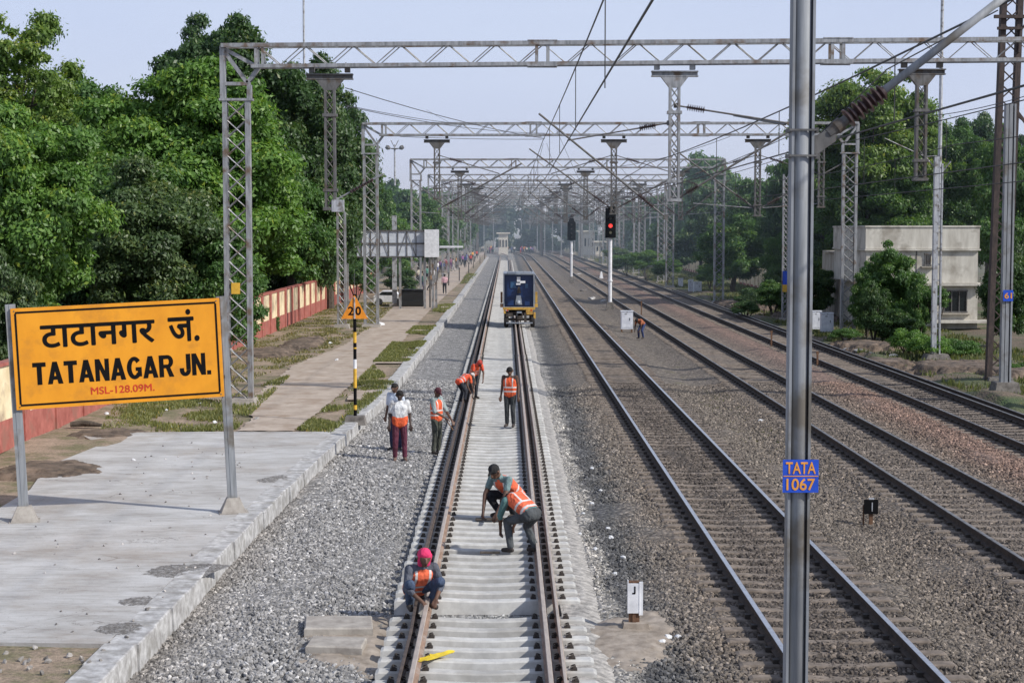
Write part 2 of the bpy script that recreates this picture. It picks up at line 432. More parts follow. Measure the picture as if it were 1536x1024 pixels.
class MB:
    def __init__(s):
        s.v, s.f, s.m = [], [], []

    def add(s, vs, fs, mi=0):
        k = len(s.v)
        s.v += [tuple(v) for v in vs]
        s.f += [tuple(i + k for i in f) for f in fs]
        s.m += [mi] * len(fs)
        return s

    def box(s, c, d, mi=0, taper=1.0, top=None):
        x, y, z = c
        a, b_, h = d[0] / 2, d[1] / 2, d[2] / 2
        ta, tb = (a * taper, b_ * taper) if top is None else (top[0] / 2, top[1] / 2)
        vs = [(x - a, y - b_, z - h), (x + a, y - b_, z - h), (x + a, y + b_, z - h), (x - a, y + b_, z - h),
              (x - ta, y - tb, z + h), (x + ta, y - tb, z + h), (x + ta, y + tb, z + h), (x - ta, y + tb, z + h)]
        return s.add(vs, [(3, 2, 1, 0), (4, 5, 6, 7), (0, 1, 5, 4), (1, 2, 6, 5), (2, 3, 7, 6), (3, 0, 4, 7)], mi)

    def bbox(s, c, d, bev=0.01, mi=0):
        """box with chamfered top edges"""
        x, y, z = c
        h = d[2]
        s.box((x, y, z - bev / 2), (d[0], d[1], h - bev), mi)
        a, b_ = d[0] / 2, d[1] / 2
        z0, z1 = z + h / 2 - bev, z + h / 2
        vs = [(x - a, y - b_, z0), (x + a, y - b_, z0), (x + a, y + b_, z0), (x - a, y + b_, z0),
              (x - a + bev, y - b_ + bev, z1), (x + a - bev, y - b_ + bev, z1), (x + a - bev, y + b_ - bev, z1), (x - a + bev, y + b_ - bev, z1)]
        s.f.pop(-5); s.m.pop(-5)   # drop the lower box's top
        return s.add(vs, [(4, 5, 6, 7), (0, 1, 5, 4), (1, 2, 6, 5), (2, 3, 7, 6), (3, 0, 4, 7)], mi)

    def frame(s, p, q):
        p, q = Vector(p), Vector(q)
        d = (q - p)
        L = d.length
        d = d / L
        up = Vector((0, 0, 1)) if abs(d.z) < 0.95 else Vector((0, 1, 0))
        u = d.cross(up).normalized()
        w = u.cross(d).normalized()
        return p, q, u, w

    def bar(s, p, q, wu, ww, mi=0):
        p, q, u, w = s.frame(p, q)
        a, b_ = u * wu / 2, w * ww / 2
        vs = [p - a - b_, p + a - b_, p + a + b_, p - a + b_, q - a - b_, q + a - b_, q + a + b_, q - a + b_]
        return s.add(vs, [(0, 1, 2, 3), (7, 6, 5, 4), (0, 4, 5, 1), (1, 5, 6, 2), (2, 6, 7, 3), (3, 7, 4, 0)], mi)

    def tube(s, p, q, r, r2=None, n=8, mi=0, caps=True):
        r2 = r if r2 is None else r2
        p, q, u, w = s.frame(p, q)
        vs = []
        for c, rr in ((p, r), (q, r2)):
            for i in range(n):
                a = 2 * math.pi * i / n
                vs.append(c + u * math.cos(a) * rr + w * math.sin(a) * rr)
        fs = [(i, (i + 1) % n, n + (i + 1) % n, n + i) for i in range(n)]
        if caps:
            fs += [tuple(range(n - 1, -1, -1)), tuple(range(n, 2 * n))]
        return s.add(vs, fs, mi)

    def path(s, pts, r, n=6, mi=0):
        pts = [Vector(p) for p in pts]
        rings = []
        for i, p in enumerate(pts):
            a = pts[max(0, i - 1)]
            b_ = pts[min(len(pts) - 1, i + 1)]
            _, _, u, w = s.frame(a, b_)
            rr = r[i] if isinstance(r, (list, tuple)) else r
            rings.append([p + u * math.cos(2 * math.pi * k / n) * rr + w * math.sin(2 * math.pi * k / n) * rr for k in range(n)])
        vs = [v for g in rings for v in g]
        fs = []
        for i in range(len(pts) - 1):
            fs += [(i * n + k, i * n + (k + 1) % n, (i + 1) * n + (k + 1) % n, (i + 1) * n + k) for k in range(n)]
        fs += [tuple(range(n - 1, -1, -1)), tuple((len(pts) - 1) * n + k for k in range(n))]
        return s.add(vs, fs, mi)

    def lathe(s, p, q, prof, n=12, mi=0):
        """prof: list of (t along p-q, radius)"""
        p, q, u, w = s.frame(p, q)
        vs = []
        for t, rr in prof:
            c = p.lerp(q, t)
            for i in range(n):
                a = 2 * math.pi * i / n
                vs.append(c + u * math.cos(a) * rr + w * math.sin(a) * rr)
        fs = []
        for j in range(len(prof) - 1):
            fs += [(j * n + i, j * n + (i + 1) % n, (j + 1) * n + (i + 1) % n, (j + 1) * n + i) for i in range(n)]
        fs += [tuple(range(n - 1, -1, -1)), tuple((len(prof) - 1) * n + i for i in range(n))]
        return s.add(vs, fs, mi)

    def prism(s, poly, z0, z1, mi=0):
        n = len(poly)
        vs = [(x, y, z0) for x, y in poly] + [(x, y, z1) for x, y in poly]
        return s.add(vs, [tuple(range(n - 1, -1, -1)), tuple(range(n, 2 * n))] + [(i, (i + 1) % n, n + (i + 1) % n, n + i) for i in range(n)], mi)

    def build(s, name, mats, parent=None, at=(0, 0, 0), smooth=False):
        if not isinstance(mats, (list, tuple)):
            mats = [mats]
        off = wloc(parent) if parent is not None else Vector(at)
        me = bpy.data.meshes.new(name)
        a = np.array(s.v, dtype=float) - np.array(off)
        me.from_pydata(a.tolist(), [], s.f)
        for m_ in mats:
            me.materials.append(m_)
        if len(mats) > 1:
            me.polygons.foreach_set('material_index', s.m)
        if smooth:
            me.polygons.foreach_set('use_smooth', [True] * len(s.f))
        me.validate()
        me.update()
        o = bpy.data.objects.new(name, me)
        COL.objects.link(o)
        if parent is not None:
            o.parent = parent
        else:
            o.location = off
        return o


def thing(name, label, cat, at, group=None):
    o = bpy.data.objects.new(name, None)
    o.empty_display_size = 0.2
    COL.objects.link(o)
    o.location = at
    o['label'] = label
    o['category'] = cat
    if group:
        o['group'] = group
    return o


def tag(o, label=None, cat=None, group=None, kind=None):
    if label: o['label'] = label
    if cat: o['category'] = cat
    if group: o['group'] = group
    if kind: o['kind'] = kind
    return o


def copy_tree(o, parent=None):
    c = o.copy()
    COL.objects.link(c)
    c.parent = parent
    for ch in o.children:
        copy_tree(ch, c)
    return c


def np_mesh(name, V, Fq, mat, at=(0, 0, 0), tint=None, parent=None, smooth=False):
    """V (n,3), Fq (m,k) int array"""
    me = bpy.data.meshes.new(name)
    k = Fq.shape[1]
    me.vertices.add(len(V))
    me.vertices.foreach_set('co', (V - np.array(at)).astype(np.float32).ravel())
    me.loops.add(Fq.size)
    me.loops.foreach_set('vertex_index', Fq.astype(np.int32).ravel())
    me.polygons.add(len(Fq))
    me.polygons.foreach_set('loop_start', np.arange(0, Fq.size, k, dtype=np.int32))
    if smooth:
        me.polygons.foreach_set('use_smooth', np.ones(len(Fq), dtype=bool))
    if tint is not None:
        a = me.attributes.new('tint', 'FLOAT', 'POINT')
        a.data.foreach_set('value', tint.astype(np.float32))
    me.materials.append(mat)
    me.update(calc_edges=True)
    return me
# ================================================================== GROUND
def curve_dx(y):
    return -max(0.0, (y - 330.0) / 60.0) ** 2 * 2.0


PROF = [(-400, -0.6), (-30, -0.55), (-13, -0.5), (-5.6, -0.5), (-4.9, -0.36), (-4.2, -0.27), (-3.2, -0.29), (-2.0, -0.34), (-1.75, -0.39),
        (1.2, -0.39), (1.35, -0.30), (1.7, -0.32), (2.1, -0.36), (2.6, -0.27), (3.0, -0.235), (5.75, -0.235), (6.1, -0.28), (6.8, -0.36), (7.4, -0.30),
        (7.8, -0.235), (10.6, -0.235), (11.0, -0.27), (11.6, -0.17), (12.2, -0.2), (12.7, -0.25), (15.2, -0.25), (15.8, -0.4), (30, -0.4), (400, -0.3)]
PX = [p[0] for p in PROF]
PZ = [p[1] for p in PROF]


def gz(x):
    return float(np.interp(x, PX, PZ))


xs = np.unique(np.round(np.concatenate([np.linspace(-1500, -30, 12), np.arange(-30, -6, 1.5), np.arange(-6, 18, 0.2), np.arange(18, 60, 2.0), np.linspace(60, 1500, 12)]), 3))
ys = np.concatenate([np.arange(-20, 16, 4.0), np.arange(16, 60, 0.35), np.arange(60, 160, 1.5), np.arange(160, 600, 12), np.linspace(600, 4500, 10)])
GXX, GYY = np.meshgrid(xs, ys)
rng = np.random.default_rng(3)
ZZ = np.interp(GXX, PX, PZ)
for k in range(14):          # gentle unevenness
    fx, fy, ph = rng.uniform(0.5, 3.5), rng.uniform(0.2, 2.5), rng.uniform(0, 6.28)
    w_ = np.clip(1.0 - np.abs(GXX) / 40, 0, 1)
    ZZ += 0.006 * np.sin(GXX * fx + GYY * fy * (1 if k % 2 else -1) + ph) * w_ * (1 - ((GXX > -1.9) & (GXX < 1.25)))
rough = (GXX > 16) & (GXX < 60)
for k in range(10):
    fx, fy, ph = rng.uniform(0.2, 1.4), rng.uniform(0.1, 0.8), rng.uniform(0, 6.28)
    ZZ += np.where(rough, 0.05 * np.sin(GXX * fx + GYY * fy * (1 if k % 2 else -1) + ph), 0)
V = np.stack([GXX.ravel(), GYY.ravel(), ZZ.ravel()], 1)
nx = len(xs)
ii, jj = np.meshgrid(np.arange(nx - 1), np.arange(len(ys) - 1))
a = (jj * nx + ii).ravel()
Fq = np.stack([a, a + 1, a + nx + 1, a + nx], 1)
me = np_mesh('ground', V, Fq, M['ballast'], smooth=True)
ground = bpy.data.objects.new('ground', me)
COL.objects.link(ground)
tag(ground, 'ballast bed and dirt under and beside the railway tracks', kind='structure')


# ------------------------------------------------------------------ loose ballast (stuff)
def ballast_stuff(name, rects, density, rmin, rmax, seed, label, lift=0.0, zfix=None):
    V, Fs = [], []
    for x0, x1, y0, y1 in rects:
        gx = np.unique(np.append(np.arange(x0, x1, 0.3), x1))
        gy = np.unique(np.append(np.arange(y0, y1, 2.0), y1))
        k = len(V)
        for y in gy:
            for x in gx:
                V.append((x, y, (gz(x) + lift) if zfix is None else zfix))
        n = len(gx)
        for j in range(len(gy) - 1):
            for i in range(n - 1):
                q = k + j * n + i
                Fs.append((q, q + 1, q + n + 1, q + n))
    me = bpy.data.meshes.new(name)
    me.from_pydata(V, [], Fs)
    me.materials.append(M['stone'])
    o = bpy.data.objects.new(name, me)
    COL.objects.link(o)
    tag(o, label, kind='stuff')
    ng = bpy.data.node_groups.new(name + ' scatter', 'GeometryNodeTree')
    ng.interface.new_socket('Geometry', in_out='INPUT', socket_type='NodeSocketGeometry')
    ng.interface.new_socket('Geometry', in_out='OUTPUT', socket_type='NodeSocketGeometry')
    nd = ng.nodes
    L = ng.links
    gi, go = nd.new('NodeGroupInput'), nd.new('NodeGroupOutput')
    dp = nd.new('GeometryNodeDistributePointsOnFaces')
    dp.inputs['Density'].default_value = density
    dp.inputs['Seed'].default_value = seed
    L.new(gi.outputs[0], dp.inputs['Mesh'])
    gi2 = nd.new('GeometryNodeGeometryToInstance')
    for v in range(4):
        ico = nd.new('GeometryNodeMeshIcoSphere')
        ico.inputs['Radius'].default_value = 1.0
        ico.inputs['Subdivisions'].default_value = 2 if v < 2 else 1
        sp = nd.new('GeometryNodeSetPosition')
        nz_ = nd.new('ShaderNodeTexNoise')
        nz_.noise_dimensions = '4D'
        nz_.inputs['W'].default_value = v * 7.3 + seed
        nz_.inputs['Scale'].default_value = 0.8
        nz_.inputs['Detail'].default_value = 1.0
        sb = nd.new('ShaderNodeVectorMath'); sb.operation = 'SUBTRACT'
        sb.inputs[1].default_value = (0.5, 0.5, 0.5)
        ml = nd.new('ShaderNodeVectorMath'); ml.operation = 'SCALE'
        ml.inputs['Scale'].default_value = 2.2
        L.new(nz_.outputs['Color'], sb.inputs[0])
        L.new(sb.outputs[0], ml.inputs[0])
        L.new(ml.outputs[0], sp.inputs['Offset'])
        L.new(ico.outputs['Mesh'], sp.inputs['Geometry'])
        smt = nd.new('GeometryNodeSetMaterial')
        smt.inputs['Material'].default_value = M['stone']
        L.new(sp.outputs[0], smt.inputs['Geometry'])
        L.new(smt.outputs[0], gi2.inputs[0])
    ip = nd.new('GeometryNodeInstanceOnPoints')
    ip.inputs['Pick Instance'].default_value = True
    L.new(dp.outputs['Points'], ip.inputs['Points'])
    L.new(gi2.outputs[0], ip.inputs['Instance'])
    rr = nd.new('FunctionNodeRandomValue'); rr.data_type = 'FLOAT_VECTOR'
    rr.inputs[0].default_value = (0, 0, 0); rr.inputs[1].default_value = (6.28, 6.28, 6.28)
    L.new(rr.outputs[0], ip.inputs['Rotation'])
    rs = nd.new('FunctionNodeRandomValue'); rs.data_type = 'FLOAT_VECTOR'
    rs.inputs[0].default_value = (rmin, rmin, rmin * 0.7); rs.inputs[1].default_value = (rmax, rmax, rmax * 0.85)
    rs.inputs['Seed'].default_value = 5
    L.new(rs.outputs[0], ip.inputs['Scale'])
    L.new(ip.outputs[0], go.inputs[0])
    md = o.modifiers.new('scatter', 'NODES')
    md.node_group = ng
    return o


LX = -4.75
ballast_stuff('loose_ballast', [(LX, -1.72, 17.5, 33)], 360, 0.027, 0.048, 1, 'light grey crushed stone between the platform edge and the new track')
ballast_stuff('loose_ballast', [(-4.4, -1.72, 33, 62)], 190, 0.032, 0.058, 2, 'light grey crushed stone further along beside the platform')
ballast_stuff('loose_ballast', [(-1.7, 1.2, 23.3, 24.35)], 420, 0.022, 0.035, 9, 'grey stone in the open gap between two sleepers', -0.012)
ballast_stuff('fine_gravel', [(1.13, 1.66, 17.5, 50)], 260, 0.012, 0.030, 12, 'pale gravel and lime dust along the ends of the white sleepers')
ballast_stuff('loose_ballast', [(1.62, 11.2, 17.5, 33)], 340, 0.024, 0.044, 3, 'dark brown grey ballast around the used tracks near the camera')
ballast_stuff('loose_ballast', [(1.25, 15.6, 33, 60)], 190, 0.028, 0.052, 4, 'dark ballast further along the used tracks, reddish between two of them')

ballast_stuff('spilled_stones', [(-8.5, -5.15, 21.5, 42)], 1.1, 0.012, 0.030, 21, 'small stones spilled over the concrete platform slab', zfix=0.04)
ballast_stuff('spilled_stones', [(-5.1, -4.85, 20, 27)], 9, 0.014, 0.034, 22, 'ballast stones spilled on the near coping', zfix=0.05)
ballast_stuff('spilled_stones', [(-13, -5.2, 18, 21)], 9, 0.015, 0.045, 23, 'rubble stones on the bare earth below the slab', zfix=0.0)
# lime dust banked against the sleeper ends
_v, _f = [], []
_ys = np.arange(17, 95, 0.18)
for j_, y_ in enumerate(_ys):
    for i_, x_ in enumerate((0.80, 1.0, 1.12, 1.25, 1.40, 1.60)):
        _v.append((x_ + 0.05 * noise.noise(Vector((1.0, y_ * 1.1, 1))), y_, (-.235, -.225, -.235, -.27, -.32, -.42)[i_] + 0.012 * noise.noise(Vector((x_ * 5, y_ * 1.3, 2)))))
for j_ in range(len(_ys) - 1):
    for i_ in range(5):
        q_ = j_ * 6 + i_
        _f.append((q_, q_ + 1, q_ + 7, q_ + 6))
tag(MB().add(_v, _f).build('lime_dust', M['lime'], smooth=True), 'pale lime dust and fine gravel banked against the sleeper ends', kind='stuff')

# ================================================================== PLATFORM
EDGE = [(15, -4.82), (19.5, -4.74), (22, -4.69), (31, -4.56), (43, -4.14), (52, -3.85), (64, -3.70), (88, -3.55), (150, -3.43), (330, -3.42), (420, -3.9)]


def edge_x(y):
    return float(np.interp(y, [e[0] for e in EDGE], [e[1] for e in EDGE])) + curve_dx(y)


def sheet(name, pts_or_fn, z, mat, label, jag=0.0, seed=0, kind='structure'):
    rnd = random.Random(seed)
    pts = []
    for i, p in enumerate(pts_or_fn):
        q = pts_or_fn[(i + 1) % len(pts_or_fn)]
        p, q = Vector(p[:2]), Vector(q[:2])
        n = 1 if jag == 0 else max(1, int((q - p).length / (jag * 4)))
        for k in range(n):
            t = k / n
            c = p.lerp(q, t)
            if jag and k:
                c += Vector((rnd.uniform(-jag, jag), rnd.uniform(-jag, jag)))
            pts.append((c.x, c.y))
    import bmesh
    bm = bmesh.new()
    vs = [bm.verts.new((x, y, z)) for x, y in pts]
    f = bm.faces.new(vs)
    bmesh.ops.triangulate(bm, faces=[f])
    bm.normal_update()
    for f in bm.faces:
        if f.normal.z < 0:
            f.normal_flip()
    me = bpy.data.meshes.new(name)
    bm.to_mesh(me)
    bm.free()
    me.materials.append(mat)
    o = bpy.data.objects.new(name, me)
    COL.objects.link(o)
    tag(o, label, kind=kind)
    return o


# platform ground with gentle relief
ys_p = np.concatenate([np.arange(14, 110, 0.8), np.arange(110, 420, 8)])
us = np.linspace(0, 1, 30)
P_, F_ = [], []
for j, y in enumerate(ys_p):
    xr = edge_x(y) - 0.28
    for i, u in enumerate(us):
        x = -13.5 + (xr + 13.5) * u
        z = -0.012 + (0 if u > 0.97 else 0.03 * (noise.noise(Vector((x * 0.7, y * 0.5, 3))) - 0.35))
        if x < -9.5 and y > 40:
            z += 0.10 * max(0, noise.noise(Vector((x * 0.5, y * 0.35, 8)))) + 0.03
        P_.append((x, y, z))
n = len(us)
for j in range(len(ys_p) - 1):
    for i in range(n - 1):
        q = j * n + i
        F_.append((q, q + 1, q + n + 1, q + n))
me = np_mesh('platform_earth', np.array(P_), np.array(F_), M['earth'], smooth=True)
o = bpy.data.objects.new('platform_earth', me); COL.objects.link(o)
tag(o, 'trodden earth and thin grass of the low platform', kind='structure')

# concrete apron (near)
ap = [G(-90, 983, .02), (-13, 20)]
yl = 45.6
apron = [(-12.9, 21.2), (-9, 21.15), (-6.9, 21.1), (edge_x(21.1) - 0.40, 21.0)]
for y in (23, 26, 29, 32, 36, 40, 43.5):
    apron.append((edge_x(y) - 0.40, y))
apron += [tuple(G(488, 648, .02)[:2]), tuple(G(300, 648, .02)[:2]), tuple(G(118, 650, .02)[:2]), tuple(G(150, 668, .02)[:2]), tuple(G(70, 700, .02)[:2]), tuple(G(45, 735, .02)[:2]), tuple(G(0, 762, .02)[:2]), tuple(G(-90, 800, .02)[:2])]
poly = [(p[0], p[1]) for p in apron]
mb = MB()
mb.prism(poly, -0.30, 0.035)
ob = mb.build('platform_slab', M['slab'], at=(0, 0, 0))
tag(ob, 'pale cast concrete platform slab with worn cracked surface', kind='structure')

# worn footpath
pl = [(355, 646), (445, 575), (500, 530), (540, 500), (575, 470), (618, 440), (655, 420), (683, 402), (708, 388), (722, 378)]
pr = [(728, 378), (716, 392), (700, 408), (690, 424), (672, 440), (640, 470), (596, 520), (560, 548), (500, 600), (440, 646)]
sheet('path', [tuple(G(x, y, 0.02)[:2]) for x, y in pl + pr], 0.022, M['path'], 'worn pale footpath running along the platform', 0.05, 5)
for k, pp in enumerate(([(398, 646), (470, 560), (580, 500), (560, 500), (440, 548), (372, 600), (380, 646)],
                        [(560, 545), (612, 545), (628, 528), (580, 528)], [(606, 500), (640, 500), (655, 487), (622, 487)],
                        [(646, 466), (668, 466), (680, 456), (658, 456)], [(520, 600), (560, 600), (590, 572), (548, 572)])):
    sheet('path', [tuple(G(x, y, 0.02)[:2]) for x, y in pp], 0.027 + 0.004 * (k > 0), M['path'], 'pale worn concrete flag between path and coping', 0.08, 15 + k)

# coping: one low retaining wall of stone blocks
wall = thing('platform_edge', 'low retaining edge of pale concrete coping blocks along the platform', 'platform edge', (edge_x(20), 20, -0.4))
y = 15.0
k = 0
rest = MB()
rnd = random.Random(4)
while y < 330:
    L_ = 1.0 if y < 90 else 3.0
    xa, xb = edge_x(y), edge_x(y + L_)
    ox = rnd.uniform(-0.025, 0.025)
    oz = rnd.uniform(-0.012, 0.012)
    w_ = 0.42
    mb = MB() if k < 90 else rest
    g_ = 0.012
    z0_, z1_ = -0.44, 0.045 + oz
    bv = 0.02
    def P2(x, yy, z):
        return (x, yy, z)
    y0_, y1_ = y + g_, y + L_ - g_
    vs = [(xa - w_ + ox, y0_, z0_), (xa + ox + .02, y0_, z0_), (xb + ox + .02, y1_, z0_), (xb - w_ + ox, y1_, z0_),
          (xa - w_ + ox, y0_, z1_ - bv), (xa + ox, y0_, z1_ - bv), (xb + ox, y1_, z1_ - bv), (xb - w_ + ox, y1_, z1_ - bv),
          (xa - w_ + ox + bv, y0_ + bv, z1_), (xa + ox - bv, y0_ + bv, z1_ - rnd.uniform(0, .012)), (xb + ox - bv, y1_ - bv, z1_ - rnd.uniform(0, .012)), (xb - w_ + ox + bv, y1_ - bv, z1_)]
    fs = [(3, 2, 1, 0), (0, 1, 5, 4), (1, 2, 6, 5), (2, 3, 7, 6), (3, 0, 4, 7), (4, 5, 9, 8), (5, 6, 10, 9), (6, 7, 11, 10), (7, 4, 8, 11), (8, 9, 10, 11)]
    mb.add(vs, fs)
    if k < 90:
        mb.build('coping_block', M['coping'], wall)
    y += L_
    k += 1
r_ = rest.build('coping_block', M['coping'], wall)
r_['kind'] = 'stuff'

# ================================================================== TRACKS
RAILPROF = [(-.07, -.165), (.07, -.165), (.07, -.150), (.012, -.125), (.012, -.045), (.037, -.034), (.037, -.006), (.028, 0.0), (-.028, 0.0), (-.037, -.006), (-.037, -.034), (-.012, -.045), (-.012, -.125), (-.07, -.150)]


def rail(name, x, y0, y1, mats, parent, fx=None, lift=0.0, curve=True, kx=1.0, kz=1.0):
    n = len(RAILPROF)
    ysr = [y0] + [yy for yy in range(int(y0) + 1, int(y1), 6)] + [y1]
    vs, fs, mi = [], [], []
    for j, yy in enumerate(ysr):
        xx = (fx(yy) if fx else x) + (curve_dx(yy) if curve else 0)
        for (a_, c_) in RAILPROF:
            vs.append((xx + a_ * kx, yy, -.165 + (c_ + .165) * kz + lift))
    mb = MB()
    for j in range(len(ysr) - 1):
        for i in range(n):
            fs.append((j * n + i, j * n + (i + 1) % n, (j + 1) * n + (i + 1) % n, (j + 1) * n + i))
            mi.append(1 if i in (6, 7, 8) else 0)
    fs.append(tuple(range(n - 1, -1, -1))); mi.append(0)
    fs.append(tuple((len(ysr) - 1) * n + i for i in range(n))); mi.append(0)
    mb.v, mb.f, mb.m = vs, fs, mi
    return mb.build(name, mats, parent)


def sleeper_mb(L_=2.76, wb=0.27, wt=0.20, h=0.215, top=-0.172):
    """a concrete sleeper dished in the middle; origin at its centre on the rail plane"""
    mb = MB()
    secs = []
    for t in (-1, -0.97, -0.72, -0.5, -0.3, -0.1, 0.1, 0.3, 0.5, 0.72, 0.97, 1):
        x = t * L_ / 2
        zt = top + (0.0 if abs(t) > 0.45 else -0.028 * (1 - (abs(t) / 0.45) ** 2))
        if abs(t) == 1:
            zt -= 0.02
        nrw = 1.0 if abs(t) > 0.45 else 0.93
        zb = top - h
        secs.append([(x, -wb / 2 * nrw, zb), (x, -wt / 2 * nrw - .004, zt - .018), (x, -wt / 2 * nrw + .014, zt), (x, wt / 2 * nrw - .014, zt), (x, wt / 2 * nrw + .004, zt - .018), (x, wb / 2 * nrw, zb)])
    n = 6
    vs = [v for s_ in secs for v in s_]
    fs = []
    for j in range(len(secs) - 1):
        for i in range(n):
            fs.append((j * n + i, (j + 1) * n + i, (j + 1) * n + (i + 1) % n, j * n + (i + 1) % n))
    fs.append(tuple(range(n)))
    fs.append(tuple((len(secs) - 1) * n + i for i in range(n - 1, -1, -1)))
    mb.add(vs, fs)
    return mb


def clip_mb(mb=None, ox=0.0, oy=0.0, side=1, mi=0):
    mb = mb or MB()
    z = -0.172
    mb.box((ox, oy, z + .010), (.085, .10, .020), mi)
    mb.box((ox + side * .012, oy, z + .038), (.045, .07, .045), mi, 0.5)
    pts = []
    for k in range(9):
        a_ = k / 8 * math.pi
        pts.append((ox - side * (.035 - .05 * math.sin(a_) ), oy - .045 * math.cos(a_), z + .035 + .028 * math.sin(a_ * 1.0)))
    mb.path(pts, 0.009, 5, mi)
    return mb


XL, XR = -1.13, 0.53      # rails of the new track
OL, OR = -1.36, 0.76      # the second rail outside each
TC = -0.29
trk = thing('new_track', 'newly laid track on bright white concrete sleepers beside the platform', 'railway track', (TC, 20, -0.39))
newm = [M['rail_new'], M['rail_new_top']]
rail('rail', XL, 15, 420, newm, trk, kx=.88)
rail('rail', XR, 15, 420, newm, trk, kx=.80)
rail('check_rail', OL, 15, 300, [M['rail_new_dark'], M['rail_new_dark']], trk, kx=.55, kz=.8, fx=lambda y: float(np.interp(y, [15, 22.6, 24, 60], [-1.30, -1.27, OL, OL])))
rail('check_rail', OR, 15, 300, newm, trk, kx=.55, kz=.8, fx=lambda y: float(np.interp(y, [15, 24, 40], [0.69, 0.72, OR])))
ys_s = [23.26 - 0.555 * k for k in range(13)][::-1] + [24.52 + 0.56 * k for k in range(500)]
smesh = None
clipR = clipL = None
bulk = MB()
for k, y in enumerate(ys_s):
    if y > 330:
        break
    jx = rnd.uniform(-0.012, 0.012) + (0.03 if y < 23.5 else 0)
    if k < 100:
        if smesh is None:
            so = sleeper_mb().build('sleeper', M['sleeper'])
            smesh = so.data
            COL.objects.unlink(so)
            c1 = clip_mb(side=1).build('rail_clip', M['clip']); c2 = clip_mb(side=-1).build('rail_clip', M['clip'])
            clipR, clipL = c1.data, c2.data
            for c_ in (c1, c2):
                bpy.data.objects.remove(c_)
        s_ = bpy.data.objects.new('sleeper', smesh)
        COL.objects.link(s_)
        s_.parent = trk
        s_.location = Vector((TC + jx, y, 0)) - wloc(trk)
        s_.rotation_euler = (0, 0, rnd.uniform(-0.004, 0.004))
        if k < 100:
            for xr in (XL, XR, OL if y > 24 else -1.28, OR if y > 26 else 0.72):
                for sd in (1, -1):
                    if xr in (OL,) and sd == 1: continue
                    if xr in (OR, 0.72) and sd == -1: continue
                    c_ = bpy.data.objects.new('rail_clip', clipR if sd > 0 else clipL)
                    COL.objects.link(c_)
                    c_.parent = s_
                    c_.location = (xr - TC - jx + sd * .125, 0, 0)
        else:
            mbc = MB()
            for xr in (XL, XR, OL, OR):
                for sd in (1, -1):
                    mbc.box((xr + sd * .105, y, -.145), (.06, .08, .05))
            c_ = mbc.build('rail_clip', M['clip'], s_)
    else:
        sm = sleeper_mb()
        bulk.add([(v[0] + TC + jx + curve_dx(y), v[1] + y, v[2]) for v in sm.v], sm.f, 0)
        for xr in (XL, XR, OL, OR):
            for sd in (1, -1):
                bulk.box((xr + curve_dx(y) + sd * .105, y, -.145), (.06, .08, .05), 1)
b_ = bulk.build('sleeper', [M['sleeper'], M['clip']], trk)
b_['kind'] = 'stuff'


def old_track(xc, label, top, y1=420, rust=False, nind=100, shift=0.0):
    t = thing('railway_track', label, 'railway track', (xc, 20, -0.3), 'used tracks in dark ballast')
    for sd in (-1, 1):
        rail('rail', xc + sd * 0.838, 15, y1, [M['rail_side'], top], t)
    sm = sleeper_mb(2.75, 0.25, 0.20, 0.21, -0.185)
    mesh = None
    bulk = MB()
    k = 0
    y = 16.5
    while y < 300:
        jx = rnd.uniform(-0.03, 0.03)
        jz = rnd.uniform(-0.014, 0.01)
        if k < nind:
            if mesh is None:
                so = sm.build('sleeper', M['old_sleeper'])
                mesh = so.data
                bpy.data.objects.remove(so)
            s_ = bpy.data.objects.new('sleeper', mesh)
            COL.objects.link(s_)
            s_.parent = t
            s_.location = Vector((xc + jx, y, jz)) - wloc(t)
            s_.rotation_euler = (0, 0, rnd.uniform(-0.012, 0.012))
        else:
            bulk.add([(v[0] + xc + jx + curve_dx(y), v[1] + y, v[2] + jz) for v in sm.v], sm.f, 0)
        y += 0.62
        k += 1
    b_ = bulk.build('sleeper', M['old_sleeper'], t)
    b_['kind'] = 'stuff'
    # fastenings under the rails, as one mesh per rail
    for sd in (-1, 1):
        fm = MB()
        y = 16.5
        while y < 110:
            for s2 in (-1, 1):
                fm.box((xc + sd * 0.838 + s2 * .10, y, -.155), (.08, .11, .055))
            y += 0.62
        f_ = fm.build('rail_fastening', M['clip'], t)
        f_['kind'] = 'stuff'
    return t


old_track(4.36, 'used track with polished rails, nearest to the new white one', M['rail_top'])
old_track(9.20, 'used track in the middle, behind the signal posts', M['rail_dull'])
old_track(13.72, 'dark grimy used track furthest to the right beside the bushes', M['rail_dull'])
# check rail pieces beside the outer track
cr = thing('spare_rail', 'long rail lying along the right side of the outermost track', 'rail', (15.0, 60, -0.3))
rail('rail_bar', 14.95, 40, 150, [M['rail_side'], M['rail_dull']], cr)

# soiled slabs on both sides of the new track at the foot of the picture
def slab_thing(px, py, w, d, rot, label, name='cable_trough_cover', cat='slab', h=0.13, m='plinth'):
    p = G(px, py, -0.3)
    mb = MB().bbox((0, 0, 0), (w, d, h), .02)
    o = mb.build(name, M[m])
    o.location = (p.x, p.y, -0.30 + h * 0.4)
    o.rotation_euler = (0, 0.02, rot)
    tag(o, label, cat)
    return o
slab_thing(508, 944, 0.95, 0.75, 0.1, 'brown soiled concrete slab left of the new track, further of two')
slab_thing(505, 974, 0.75, 0.55, -0.05, 'brown soiled concrete slab left of the new track, nearer of two')
